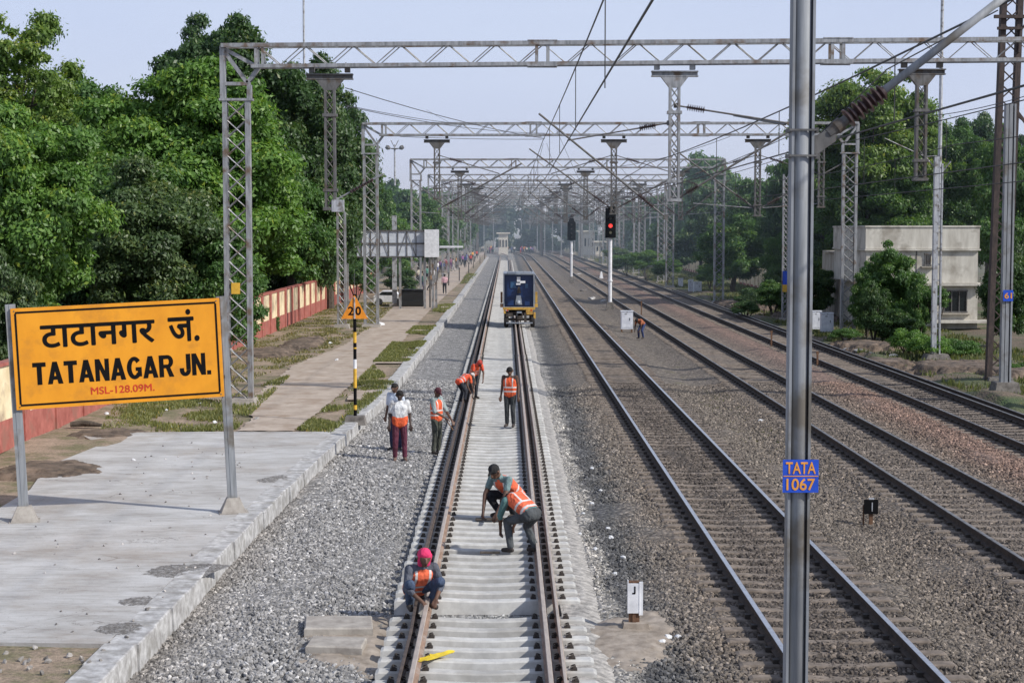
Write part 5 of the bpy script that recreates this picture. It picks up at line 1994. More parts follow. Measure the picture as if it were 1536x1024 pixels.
    if kind == 'scarf':
        nm = 'head_scarf'
        hc = [(hed - look * .038 + hup * .02, hed - look * .012 + hup * .045, .103, .090), (hed - look * .05 - hup * .03, nek - look * .03 + hup * .02, .075, .07)]
        for s_ in (-1, 1):
            hc.append((hed + hright * .07 * s_ + hup * .03, nek + hright * .05 * s_ + look * .03 + hup * .03, .035, .04))
    elif kind == 'cap':
        nm = 'cap'
        hc = [(hed - look * .015 + hup * .03, hed + look * .0 + hup * .045, .098, .086), (hed + look * .08 + hup * .045, hed + look * .14 + hup * .035, .03, .02)]
    elif kind == 'bun':
        hc.append((hed - look * .11 + hup * .03, hed - look * .13 + hup * .05, .045, .045))
    part(nm, hc, cloth.get('haircol', (.012, .010, .009)))
    # shoes
    fc = []
    for k in (0, 1):
        fc += [(an[k] + V((0, 0, -.03)), to[k], .046, .038)]
        fc += [(an[k] + V((0, -.0, -.04)) - (to[k] - an[k]).normalized() * .03, an[k] + V((0, 0, -.03)), .036, .04)]
    part('shoes', fc, cloth.get('shoe', (.05, .04, .035)))
    return root


def Jstand(arm=0.0, lookv=(0, 1, -.15), stance=.1, lean=0.0):
    return dict(pelvis=(0, 0, .93), chest=(0, lean * .6, 1.27), neck=(0, lean, 1.43), head=(0, lean + .035, 1.565), shL=(-.175, lean * .8, 1.385), shR=(.175, lean * .8, 1.385),
                elL=(-.235, lean - .03, 1.10), elR=(.235, lean - .03, 1.10), wrL=(-.25, lean + .05 + arm, .85 + arm * .2), wrR=(.25, lean + .05 + arm, .85 + arm * .2),
                hipL=(-.088, 0, .88), hipR=(.088, 0, .88), knL=(-stance, .02, .48), knR=(stance, .02, .48), anL=(-stance - .01, -.03, .085), anR=(stance + .01, -.03, .085),
                toL=(-stance - .03, .13, .035), toR=(stance + .03, .13, .035), look=lookv)


def Jwalk():
    j = Jstand()
    j.update(knL=(-.09, .14, .50), anL=(-.09, .16, .10), toL=(-.09, .33, .05), knR=(.09, -.04, .48), anR=(.09, -.26, .13), toR=(.09, -.12, .035), wrL=(-.24, -.12, .88), wrR=(.24, .22, .92))
    return j


ORANGE = (.80, .125, .04)
GREY = (.045, .05, .052)
H180 = math.pi

# the man standing between the rails, facing the camera, looking down to his left
p = G(765, 640, -.172)
person('man in orange vest standing alone between the rails of the new track', (p.x, p.y, -.172), H180 - .25, Jstand(0, (-.25, 1, -.55), .085),
       dict(trousers=GREY, shirt=(.10, .055, .04), vest=ORANGE, sleeve=.5, shoe=(.07, .055, .05)))
p = G(600, 691, -.30)
person('man in white shirt and maroon trousers with orange waistband facing the camera', (p.x, p.y, -.30), H180 + .1, Jstand(.02, (.1, 1, -.3), .105),
       dict(trousers=(.11, .022, .045), shirt=(.68, .69, .70), vest=ORANGE, vest_lo=-.12, vest_hi=.22, sleeve=.75, skin=(.05, .028, .02), shoe=(.16, .10, .08)), scale=1.03)
p = G(591, 683, -.30)
person('man in pale blue shirt almost hidden behind the man in white', (p.x - .02, p.y + .9, -.30), H180 - .5, Jstand(),
       dict(trousers=(.022, .03, .075), shirt=(.55, .62, .72), sleeve=.8), scale=1.03)
p = G(655, 681, -.32)
j = Jstand(0, (.15, 1, -.8), .095)
j.update(wrR=(.12, .36, .95), elR=(.24, .12, 1.10), wrL=(-.10, .40, .86), elL=(-.22, .15, 1.08))
w4 = person('man in orange vest and maroon cap beside the track reaching forward', (p.x, p.y, -.32), H180 + 1.0, j,
            dict(trousers=(.065, .07, .055), shirt=(.28, .34, .34), vest=ORANGE, sleeve=1.0, head='cap', haircol=(.09, .02, .03)), scale=1.0)

Jsquat = dict(pelvis=(0, -.20, .25), chest=(0, .04, .50), neck=(0, .13, .63), head=(0, .20, .745), shL=(-.18, .08, .58), shR=(.18, .08, .58),
              elL=(-.25, .17, .34), elR=(.25, .17, .34), wrL=(-.10, .36, .20), wrR=(.10, .38, .18), hipL=(-.09, -.18, .25), hipR=(.09, -.18, .25),
              knL=(-.22, .22, .40), knR=(.22, .22, .40), anL=(-.15, .0, .085), anR=(.15, .0, .085), toL=(-.18, .15, .04), toR=(.18, .15, .04), look=(0.1, 1, -.28))
p = G(631, 916, -.16)
person('person in pink headscarf and orange vest squatting on the left rail', (p.x - .02, p.y + .16, -.165), H180 + .40, Jsquat,
       dict(trousers=(.055, .085, .15), shirt=(.10, .11, .14), vest=(.84, .16, .07), sleeve=1.4, head='scarf', haircol=(.72, .035, .14)), scale=1.06)

Jkneel = dict(Jsquat)
Jkneel.update(pelvis=(0, -.25, .34), chest=(0, .08, .60), neck=(0, .20, .72), head=(0, .31, .80), shL=(-.18, .15, .66), shR=(.18, .15, .66), elL=(-.22, .30, .40), elR=(.22, .28, .40),
              wrL=(-.18, .46, .14), wrR=(.14, .42, .14), hipL=(-.09, -.22, .33), hipR=(.09, -.22, .33), look=(0, 1, -.7))
p = G(750, 782, -.16)
person('man in dark cap and orange vest crouching with both hands down', (p.x + .12, p.y + .50, -.172), H180 - .70, Jkneel,
       dict(trousers=(.018, .02, .026), shirt=(.17, .25, .25), vest=(.82, .15, .065), sleeve=.55, head='cap', haircol=(.012, .012, .013)), scale=1.16)
Jbend = dict(pelvis=(0, -.22, .66), chest=(0, .13, .86), neck=(0, .28, .86), head=(0, .37, .76), shL=(-.18, .20, .84), shR=(.18, .20, .84), elL=(-.22, .28, .60), elR=(.20, .26, .60),
             wrL=(-.15, .34, .36), wrR=(.16, .36, .34), hipL=(-.095, -.20, .63), hipR=(.095, -.20, .63), knL=(-.12, .22, .50), knR=(.15, .04, .42),
             anL=(-.14, .12, .085), anR=(.16, -.14, .085), toL=(-.15, .28, .035), toR=(.17, .02, .035), look=(0, .8, -.9))
p = G(778, 828, -.16)
person('worker in orange vest bent low over the sleepers with back to the camera', (p.x + .06, p.y, -.172), .80, Jbend,
       dict(trousers=(.075, .083, .088), shirt=(.10, .21, .20), vest=(.84, .16, .07), vest_lo=.22, sleeve=1.2, head='bun', haircol=(.03, .015, .01)), scale=1.06)
Jbend2 = dict(pelvis=(0, -.2, .80), chest=(0, .12, .98), neck=(0, .26, 1.02), head=(0, .38, 1.0), shL=(-.18, .18, .98), shR=(.18, .18, .98), elL=(-.2, .26, .68), elR=(.2, .24, .68),
              wrL=(-.14, .36, .42), wrR=(.14, .36, .42), hipL=(-.09, -.18, .76), hipR=(.09, -.18, .76), knL=(-.1, .02, .44), knR=(.12, .04, .44),
              anL=(-.12, -.08, .085), anR=(.14, -.02, .085), toL=(-.13, .08, .035), toR=(.15, .14, .035), look=(0, .7, -.9))
p = G(699, 602, -.17)
person('worker in orange top and pale cap bent over the left rail', (p.x - .08, p.y, -.20), -1.0, Jbend2,
       dict(trousers=(.018, .02, .03), shirt=ORANGE, vest=(.80, .10, .04), sleeve=.7, head='cap', haircol=(.55, .52, .5)), vox=.013, scale=.84)
j = Jstand(0, (0, .7, -.9), .09, .12)
j.update(chest=(0, .14, 1.20), neck=(0, .30, 1.28), head=(0, .40, 1.33), shL=(-.17, .24, 1.25), shR=(.17, .24, 1.25), elL=(-.2, .33, .96), elR=(.22, .30, .96), wrL=(-.12, .42, .72), wrR=(.2, .36, .68))
p = G(722, 599, -.17)
person('worker in orange with red headscarf leaning over behind the bent one', (p.x - .24, p.y + .3, -.172), H180 + .6, j,
       dict(trousers=(.03, .035, .045), shirt=(.80, .10, .04), vest=ORANGE, sleeve=.6, head='scarf', haircol=(.75, .10, .07)), vox=.013, scale=.88)
p = G(667, 441, .04)
person('walking passenger in pink and white top and dark trousers on the path', (p.x, p.y, .04), .1, Jwalk(),
       dict(trousers=(.02, .022, .03), shirt=(.62, .38, .42), sleeve=1.3), vox=.02, scale=.98, detail=False)
p = G(961, 508, -.3)
person('stooping figure in orange and blue beside the white cabinet', (p.x, p.y, -.3), H180 - .7, Jbend2,
       dict(trousers=(.03, .05, .14), shirt=(.40, .13, .06), sleeve=.6, skin=(.06, .03, .02)), vox=.018, scale=.95, detail=False)

# rods held by workers
for (a_, b_, lb) in (((667, 640), (676, 640), 'thin rod in the hands of the man in the maroon cap'),):
    q = G(655, 681, -.32)
    P0_ = D(668, 628, q.y - .3); P1_ = D(680, 645, q.y - .3)
    o = MB().tube(P0_, P1_, .014, n=6).build('rod', M['rusty'], at=P0_)
    tag(o, lb, 'rod')

# far passengers: four figures dressed differently by object colour
protos = []
for k, J_ in enumerate((Jstand(), Jwalk(), Jstand(.1, (.5, 1, -.1), .13, .03), Jwalk())):
    r_ = person('passenger', (0, 0, 0), 0, J_, dict(trousers=GREY, shirt=(.5, .5, .5), sleeve=.9), vox=.03, detail=False)
    protos.append(r_)
shirts = [(.45, .05, .05), (.6, .6, .62), (.10, .14, .35), (.55, .25, .35), (.65, .30, .05), (.05, .06, .09), (.30, .12, .30), (.55, .5, .4), (.12, .3, .25)]
names_s = ['red', 'white', 'blue', 'pink', 'orange', 'black', 'purple', 'beige', 'green']
rp = random.Random(21)
spots = []
for (px, pf) in ((634, 432), (641, 424), (649, 428), (652, 417), (656, 412), (660, 409), (668, 405), (671, 408), (676, 404), (680, 407), (684, 402), (687, 405), (664, 414), (645, 436), (628, 428),
                 (700, 396), (704, 392), (706, 397), (709, 391), (694, 399), (698, 401), (715, 388), (712, 393), (690, 398), (655, 421), (636, 440)):
    spots.append((px, pf, .04, 'platform'))
for k in range(30):
    spots.append((rp.uniform(722, 800), rp.uniform(377.5, 381.5), -.25, 'tracks'))
for k, (px, pf, z, where) in enumerate(spots):
    p = G(px, pf, z)
    pr0 = protos[k % 4]
    c = pr0 if k < 4 else copy_tree(pr0)
    c.location = p
    c.rotation_euler = (0, 0, rp.uniform(0, 6.28))
    s_ = rp.uniform(.92, 1.05)
    c.scale = (s_,) * 3
    q = rp.randrange(len(shirts))
    dark = rp.random() < .7
    for ch in c.children:
        if ch.name.startswith('shirt'):
            ch.color = (*shirts[q], 1)
        if ch.name.startswith('trousers'):
            ch.color = (.02, .022, .03, 1) if dark else (*[x * .8 for x in shirts[(q + 3) % 9]], 1)
    c['label'] = ('distant passenger in %s top among the waiting crowd on the platform' if where == 'platform' else 'tiny far off person in %s top crossing the tracks in the haze') % names_s[q]
    c['group'] = ('crowd on the platform in %s tops' if where == 'platform' else 'people crossing the far tracks in %s tops') % names_s[q]
# ================================================================== VEHICLE
p = G(779, 491, -.172)
VX, VY = X(780, p.y), p.y
s_ = p.y / F
z0 = -.172
veh = thing('work_vehicle', 'yellow framed work vehicle with dark blue rear standing on the new track', 'vehicle', (VX, VY, z0))
zz = lambda py: z0 + (492 - py) * s_
xx = lambda px: (px - 759) * s_
LEN = 4.6
# shell: open at the back, blue inside
mb = MB()
t_ = .07
xl_, xr_ = xx(755), xx(802)
zt, zb = zz(411), zz(463)
mb.box((xl_ + t_ / 2, VY + LEN / 2, (zt + zb) / 2), (t_, LEN, zt - zb))
mb.box((xr_ - t_ / 2, VY + LEN / 2, (zt + zb) / 2), (t_, LEN, zt - zb))
mb.box(((xl_ + xr_) / 2, VY + LEN / 2, zt - t_ / 2 + .003), (xr_ - xl_ - .004, LEN - .004, t_))
mb.box(((xl_ + xr_) / 2, VY + LEN / 2, zb + t_ / 2), (xr_ - xl_ - 2 * t_, LEN - .01, t_))
mb.build('body_shell', M['veh_grey'], veh)
MB().box(((xl_ + xr_) / 2, VY + .32, (zt + zb) / 2), (xr_ - xl_ - 2 * t_, .05, zt - zb - 2 * t_)).build('rear_panel', M['veh_blue'], veh)
mb = MB()
mb.box((xx(770), VY + .27, zz(428)), (.32, .03, .38)).box((xx(790), VY + .28, zz(430)), (.16, .02, .24))
mb.build('window', M['veh_blue_light'], veh)
mb = MB()
mb.box((xx(778), VY + .22, zz(420)), (.20, .10, .28)).box((xx(777.5), VY + .20, zz(427)), (.24, .10, .10)).box((xx(784), VY + .2, zz(424)), (.30, .05, .13))
mb.build('bracket', M['white'], veh)
mb = MB()
for sx in (xl_ + .2, xr_ - .2):
    mb.box((sx, VY + .25, (zt + zb) / 2), (.05, .06, zt - zb - .3))
mb.box(((xl_ + xr_) / 2, VY + .24, zz(446)), (xr_ - xl_ - .3, .05, .04)).box((xx(766), VY + .2, zz(455)), (.35, .2, .3)).box((xx(791), VY + .2, zz(456)), (.3, .2, .25))
mb.build('inner_frame', M['veh_blue'], veh)
MB().box((xx(778.5), VY + .18, zz(436)), (.20, .14, .36), top=(.12, .1)).build('mast_foot', M['veh_dark'], veh)
MB().box((xx(778), VY + .16, zz(451)), (.40, .18, .52), top=(.24, .14)).build('centre_column', M['veh_grey'], veh)
MB().lathe((xx(778), VY + .05, zz(454)), (xx(778), VY + .0, zz(454)), [(0, .09), (.6, .09), (1, .06)], 12).build('round_cap', M['panel_grey'], veh)
mb = MB()
mb.box(((xl_ + xr_) / 2, VY - .03, zb - .02), (xr_ - xl_ + .06, .12, .13))
mb.box((xx(794), VY - .05, zz(469)), (.38, .10, .26)).box((xx(757), VY - .02, zz(468)), (.12, .10, .22)).box((xx(802), VY, zz(474)), (.12, .12, .36))
mb.build('yellow_sill', M['veh_yellow'], veh)
mb = MB()
mb.box(((xl_ + xr_) / 2, VY + LEN / 2 + .1, zb - .32), (1.2, LEN - .4, .22))
mb.box((xx(764), VY - .03, zz(473)), (.40, .2, .20)).box((xx(780), VY - .06, zz(475)), (.32, .22, .34)).box((xx(788), VY, zz(478)), (.14, .2, .6))
mb.box((xx(779), VY + .2, zz(480)), (1.35, .14, .14))
mb.build('chassis', M['veh_dark'], veh)
MB().box((xx(779), VY - .1, zz(485)), (1.5, .07, .07)).box((xx(779), VY - .12, zz(471)), (.28, .1, .24)).build('towing_bar', M['veh_grey'], veh)
for sx in (xx(759.5), xx(799)):
    for sy in (VY + .25, VY + LEN - .7):
        w_ = MB().lathe((sx - .13, sy, z0 + .37), (sx + .13, sy, z0 + .37), [(0, .28), (.12, .35), (.3, .37), (.7, .37), (.88, .35), (1, .28)], 24).build('wheel', M['tyre'], veh)
        MB().lathe((sx - .14, sy, z0 + .37), (sx + .14, sy, z0 + .37), [(0, .16), (.5, .2), (1, .16)], 16).build('rim', M['veh_grey'], w_)
for (sx, sgn) in ((xl_, -1), (xr_, 1)):
    mb = MB().box((sx + sgn * .10, VY + .1, zz(447)), (.12, .1, .62)).box((sx + sgn * .08, VY + .1, zz(459)), (.2, .16, .2))
    mb.build('mirror', M['rusty'] if sgn < 0 else M['veh_yellow'], veh)
mb = MB().box(((xl_ + xr_) / 2, VY + .02, zt + .05), (1.3, .06, .05))
for k in range(4):
    mb.tube((xl_ + .25 + k * .45, VY + .02, zt), (xl_ + .25 + k * .45, VY + .02, zt + .12), .02, n=5)
mb.build('roof_rail', M['veh_grey'], veh)
for sx in (xx(761), xx(797)):
    MB().tube((sx, VY - .09, zz(466)), (sx, VY - .11, zz(466)), .05, n=10).build('tail_light', M['red_letter'], veh)

# ================================================================== HOARDING AND WALLS
YH = 112
hb = thing('hoarding', 'large weathered grey hoarding raised over the path before the trees', 'billboard', (X(580, YH), YH, 0))
xa, xb = X(516, YH), X(638, YH)
za, zb_ = Z(385, YH), Z(346, YH)
mb = MB()
mb.box(((xa + xb) / 2, YH, za + (zb_ - za) * .26), (xb - xa, .06, (zb_ - za) * .48)).box(((xa + xb) / 2, YH, za + (zb_ - za) * .76), (xb - xa, .06, (zb_ - za) * .46))
mb.build('panel', M['panel_grey'], hb)
mb = MB()
n_ = 9
for k in range(n_ + 1):
    x = xa + (xb - xa) * k / n_
    mb.box((x, YH - .06, (za + zb_) / 2), (.05, .05, zb_ - za))
    if k < n_:
        x2 = xa + (xb - xa) * (k + 1) / n_
        mb.tube((x, YH - .07, za), (x2, YH - .07, zb_), .018, n=4) if k % 3 == 0 else None
        mb.tube((x2, YH - .07, za), (x, YH - .07, zb_), .018, n=4) if k % 3 == 1 else None
for z in (za, zb_, za + (zb_ - za) * .51):
    mb.box(((xa + xb) / 2, YH - .08, z), (xb - xa + .05, .06, .09))
mb.build('frame', M['galv_dark'], hb)
MB().box((xb + .45, YH - .2, (za + zb_) / 2 + .03), (.95, .5, zb_ - za + .1)).build('end_box', M['white'], hb)
for px in (521, 600, 637, 649, 654):
    MB().box((X(px, YH), YH + .15, za / 2), (.16, .16, za)).build('support', M['galv'], hb)
# bench and shed underneath, their shadow painted in as near-black
o = MB().box((X(617, 116), 116, .55), (1.7, 1.2, 1.1)).box((X(617, 116), 116, 1.15), (1.8, 1.3, .08)).box((X(617, 116), 115.3, .25), (1.9, .2, .3)).build('dark_shelter', M['shelter_dark'], at=(X(617, 116), 116, 0))
tag(o, 'low dark shelter and bench under the hoarding, shed shadow put into the black colour', 'shelter')
# parked car under the trees
cx0, cy0 = X(583, 118), 118
car = thing('parked_car', 'white car parked in the shade left of the dark shelter', 'car', (cx0, cy0, 0))
prof = [(-1.0, .25), (1.0, .25), (1.02, .6), (.80, .72), (.45, 1.02), (-.42, 1.02), (-.8, .75), (-1.0, .68)]
mb = MB()
n = len(prof)
vs = [(cx0 + a_ * 1.0, cy0 - .8, b_) for a_, b_ in prof] + [(cx0 + a_, cy0 + .8, b_) for a_, b_ in prof]
mb.add(vs, [tuple(range(n)), tuple(range(2 * n - 1, n - 1, -1))] + [((i + 1) % n, i, n + i, n + (i + 1) % n) for i in range(n)])
mb.build('body', M['white'], car)
MB().add([(cx0 - .7, cy0 - .81, .74), (cx0 + .68, cy0 - .81, .72), (cx0 + .42, cy0 - .81, .97), (cx0 - .40, cy0 - .81, .97)], [(0, 1, 2, 3)]).build('window', M['glass_dark'], car)
for a_ in (-.62, .62):
    MB().lathe((cx0 + a_, cy0 - .84, .26), (cx0 + a_, cy0 - .64, .26), [(0, .2), (.2, .26), (1, .26)], 14).build('wheel', M['tyre'], car)


def boundary_wall(x, y0, y1, h, name, label, z0, n_bay, face=1, red=.36):
    root = thing(name, label, 'wall', (x, y0, z0))
    mb = MB()
    mb.box((x, (y0 + y1) / 2, z0 + h * red / 2), (.24, y1 - y0, h * red))
    mb.build('plinth_band', M['wall_red'], root)
    MB().box((x, (y0 + y1) / 2, z0 + h * (red + 1) / 2 + .001), (.18, y1 - y0, h * (1 - red))).build('panel', M['wall_cream'], root)
    MB().box((x, (y0 + y1) / 2, z0 + h + .04), (.30, y1 - y0, .08)).build('coping', M['wall_red'] if red > .2 else M['wall_cream'], root)
    k = 0
    y = y0
    rest_ = MB()
    while y <= y1:
        m_ = MB() if k < 90 else rest_
        m_.box((x + face * .015, y, z0 + h / 2 + .04), (.30, .45, h + .10))
        if k < 90:
            m_.build('pillar', M['wall_red'] if red > .2 else M['wall_cream'], root)
        y += n_bay
        k += 1
    return root


boundary_wall(-12.15, 30, 150, 2.05, 'boundary_wall', 'red boundary wall with cream panels along the left trees', 0, 2.9, 1)
boundary_wall(24.6, 128, 175, 2.3, 'boundary_wall', 'cream boundary wall with pillars, nearer stretch on the right', -.4, 2.6, -1, .12)
boundary_wall(25.5, 185, 300, 2.3, 'boundary_wall', 'cream boundary wall, farther stretch behind right side bushes', -.4, 2.6, -1, .12)
for k, (px, pf, w, h) in enumerate(((400, 470, 1, 1),)):
    pass

# ================================================================== HOUSE
YB_ = 96.0
hs = thing('cream_house', 'flat roofed two storey cream house behind the bushes on the right', 'building', (X(1384, YB_), YB_, -.4))
hx0, hx1 = X(1298, YB_), X(1469, YB_)
depth = 9.5
zr, zl, zm_ = Z(341, YB_), Z(373, YB_), Z(425, YB_)
mb = MB()
mb.box(((hx0 + hx1) / 2, YB_ + depth / 2, (zr + zl) / 2), (hx1 - hx0, depth, zr - zl))
mb.build('parapet', M['house'], hs)
MB().box(((hx0 + hx1) / 2, YB_ + depth / 2 - .05, zl - .06), (hx1 - hx0 + .10, depth + .10, .10)).box(((hx0 + hx1) / 2, YB_ + depth / 2, zr + .05), (hx1 - hx0 + .1, depth + .1, .1)).build('ledge', M['house'], hs)
MB().box(((hx0 + hx1) / 2 + .0, YB_ + depth / 2 + .02, (zl + zm_) / 2 - .05), (hx1 - hx0 - .12, depth - .12, zl - zm_ - .12)).build('upper_wall', M['house'], hs)
MB().box(((hx0 + hx1) / 2 + .5, YB_ + depth / 2 - .1, zm_ - .07), (hx1 - hx0 - .0, depth + .3, .12)).build('sun_shade', M['house'], hs)
MB().box(((hx0 + hx1) / 2 + .3, YB_ + depth / 2, (zm_ - .14 - .4) / 2), (hx1 - hx0 - .6, depth - .4, zm_ - .14 + .4)).build('lower_wall', M['house'], hs)
def hwin(px0, px1, py0, py1, yoff):
    x0, x1, z1, z0_ = X(px0, YB_), X(px1, YB_), Z(py0, YB_), Z(py1, YB_)
    f = MB()
    y = YB_ + yoff
    f.box(((x0 + x1) / 2, y, z0_), (x1 - x0 + .12, .12, .08)).box(((x0 + x1) / 2, y, z1), (x1 - x0 + .12, .12, .08))
    for x in (x0, x0 + (x1 - x0) / 3, x0 + (x1 - x0) * 2 / 3, x1):
        f.box((x, y + .003, (z0_ + z1) / 2), (.05, .10, z1 - z0_ - .08))
    w_ = f.build('window', M['galv_dark'], hs)
    MB().box(((x0 + x1) / 2, y + .025, (z0_ + z1) / 2), (x1 - x0 - .02, .03, z1 - z0_ - .02)).build('pane', M['glass_dark'], w_)
    MB().box(((x0 + x1) / 2, y - .14, z0_ - .09), (x1 - x0 + .5, .36, .07)).build('sill', M['house_dirty'], w_)
hwin(1418, 1452, 436, 468, .14)
hwin(1388, 1397, 442, 463, .14)
hwin(1388, 1396, 381, 398, .05)
MB().box((X(1375, YB_), YB_ + .1, 2.0), (.07, .08, 4.6)).build('drain_pipe', M['galv_dark'], hs)
MB().box((X(1440, YB_), YB_ - .3, .05), (3.2, 1.0, .14)).build('step', M['house'], hs)
# annex seen through leaves
o = MB().box((X(1265, 108), 108, 1.7), (1.6, 6, 4.2)).box((X(1265, 108), 107, 3.9), (1.9, 6.4, .12)).box((X(1262, 108), 104.95, 1.9), (.5, .06, .8)).build('annex', M['house_dirty'], at=(X(1265, 108), 108, -.4))
tag(o, 'stained cream outbuilding half hidden left of the house', 'building')
# far buildings
def far_building(px0, px1, pyt, Y, label, cols=2):
    x0, x1 = X(px0, Y), X(px1, Y)
    zt = Z(pyt, Y)
    r_ = thing('far_building', label, 'building', ((x0 + x1) / 2, Y, -.5))
    MB().box(((x0 + x1) / 2, Y + 3, zt / 2), (x1 - x0, 6, zt + .8)).build('wall', M['far_plaster'], r_)
    MB().box(((x0 + x1) / 2, Y + 3, zt + .5), (x1 - x0 + 1, 7, .3)).build('roof', M['far_plaster'], r_)
    for k in range(cols):
        MB().box((x0 + (x1 - x0) * (k + .5) / cols, Y - .05, zt * .55), ((x1 - x0) / cols * .35, .1, zt * .4)).build('opening', M['glass_dark'], r_)
far_building(748, 762, 353, 385, 'small cream gate building at the far end of the white track', 3)
far_building(869, 892, 350, 380, 'low pinkish building in the haze beyond the small signal', 4)
far_building(893, 906, 366, 360, 'low pale shed in the haze left of the red signal', 2)

# far footbridge
YF = 345
fb = thing('footbridge', 'long grey footbridge crossing all the tracks far away in the haze', 'bridge', (0, YF, 0))
x0, x1 = X(664, YF), X(985, YF)
zd = Z(296, YF)
mb = MB().box(((x0 + x1) / 2, YF, zd), (x1 - x0, 3, .5)).box(((x0 + x1) / 2, YF - 1.5, zd + 1.9), (x1 - x0, .12, .3)).box(((x0 + x1) / 2, YF - 1.5, zd + .9), (x1 - x0, .1, .12))
k = x0
while k < x1:
    mb.box((k, YF - 1.5, zd + 1.0), (.16, .16, 1.9))
    mb.tube((k, YF - 1.5, zd), (k + 2, YF - 1.5, zd + 1.9), .06, n=4)
    k += 2
mb.build('deck', M['galv_dark'], fb)
MB().box(((x0 + x1) / 2, YF, zd + 3.4), (x1 - x0, 3.6, .12)).build('roof', M['panel_grey'], fb)
for px in (672, 716, 812, 872, 935, 980):
    MB().box((X(px, YF), YF, zd / 2), (.6, 1.2, zd)).build('pier', M['galv_dark'], fb)

# ================================================================== TREES
def crown(seed, rad, nclump, nleaf, leaf, low=-.45, clump=(.16, .30), airy=0.0, up=.35):
    """numpy leaf cloud of a crown with radii rad, centred on the origin"""
    g = np.random.default_rng(seed)
    rx, ry, rz = rad
    C, RC = [], []
    while len(C) < nclump:
        d = g.normal(size=3)
        d /= np.linalg.norm(d)
        if d[2] < low:
            continue
        f = g.uniform(.55, .93) if g.random() < .8 else g.uniform(.2, .6)
        lump = 1 + .10 * math.sin(3 * math.atan2(d[1], d[0]) + seed) + .08 * math.sin(5 * d[2] + seed * 2)
        rr = g.uniform(*clump)
        c = d * f * (1 - rr * .6) * lump
        C.append(c); RC.append(rr)
    C = np.array(C); RC = np.array(RC)
    w = RC ** 2
    idx = g.choice(nclump, nleaf, p=w / w.sum())
    d = g.normal(size=(nleaf, 3))
    d[:, 2] += up
    d /= np.linalg.norm(d, axis=1)[:, None]
    rr = RC[idx] * (g.uniform(.0, 1, nleaf) ** .42) * (1 + (.16 + airy * .3) * g.normal(size=nleaf))
    P = C[idx] + d * rr[:, None] * np.array([1.15, 1.15, .60])
    P = P * np.array([rx, ry, rz])
    # leaf frame
    nrm = d * .7 + g.normal(size=(nleaf, 3)) * .55 + np.array([0, 0, .45])
    nrm /= np.linalg.norm(nrm, axis=1)[:, None]
    t = np.cross(nrm, g.normal(size=(nleaf, 3)))
    t /= np.linalg.norm(t, axis=1)[:, None]
    b_ = np.cross(nrm, t)
    s_ = leaf * g.uniform(.55, 1.25, nleaf)[:, None]
    V = np.empty((nleaf, 4, 3))
    V[:, 0] = P - t * s_ * .62
    V[:, 1] = P + b_ * s_ * .30 - nrm * s_ * .08
    V[:, 2] = P + t * s_ * .62
    V[:, 3] = P - b_ * s_ * .30 - nrm * s_ * .08
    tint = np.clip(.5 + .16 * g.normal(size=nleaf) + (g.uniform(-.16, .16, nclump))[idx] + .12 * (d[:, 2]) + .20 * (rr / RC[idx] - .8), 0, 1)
    return V.reshape(-1, 3), np.arange(nleaf * 4).reshape(-1, 4), np.repeat(tint, 4), C * np.array([rx, ry, rz])


def trunk_mb(H, rz_bottom, C, r, seed, zc):
    g = random.Random(seed)
    mb = MB()
    top = zc + .1 * H
    pts = [(g.uniform(-.1, .1) * k, g.uniform(-.1, .1) * k, -.3 + (top + .3) * k / 5) for k in range(6)]
    mb.path(pts, [r * 1.5, r * 1.1, r, r * .85, r * .65, r * .35], 9)
    sel = [C[i] for i in range(0, len(C), max(1, len(C) // 14))]
    for c in sel:
        t = g.uniform(.35, .8)
        a_ = Vector(pts[2]).lerp(Vector(pts[5]), t)
        b_ = Vector((c[0] * .85, c[1] * .85, zc + c[2] * .85))
        m1 = a_.lerp(b_, .5) + Vector((g.uniform(-.4, .4), g.uniform(-.4, .4), .3))
        mb.path([a_, m1, b_], [r * .38, r * .22, r * .06], 6)
    return mb


VAR = {}
def variant(key, *a, **k):
    V, Fq, tn, C = crown(*a, **k)
    VAR[key] = (np_mesh('crown', V, Fq, M['leaf'], tint=tn), C, a[1])


# big individual crowns and smaller shared ones
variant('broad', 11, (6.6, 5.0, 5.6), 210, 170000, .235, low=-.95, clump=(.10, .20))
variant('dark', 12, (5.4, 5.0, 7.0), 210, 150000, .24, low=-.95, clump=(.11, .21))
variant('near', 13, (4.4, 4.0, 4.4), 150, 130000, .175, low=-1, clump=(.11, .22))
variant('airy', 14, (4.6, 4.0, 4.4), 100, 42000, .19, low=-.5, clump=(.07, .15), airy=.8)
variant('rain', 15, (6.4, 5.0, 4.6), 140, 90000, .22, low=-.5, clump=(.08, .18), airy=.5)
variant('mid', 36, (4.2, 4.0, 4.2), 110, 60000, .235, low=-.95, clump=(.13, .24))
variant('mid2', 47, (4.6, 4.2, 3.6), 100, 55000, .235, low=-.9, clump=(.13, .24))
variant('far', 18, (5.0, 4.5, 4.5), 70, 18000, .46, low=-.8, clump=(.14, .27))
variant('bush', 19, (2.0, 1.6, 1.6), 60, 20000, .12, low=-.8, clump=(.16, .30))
variant('weed', 20, (1.4, 1.2, .8), 40, 12000, .075, low=-.3, clump=(.16, .32))


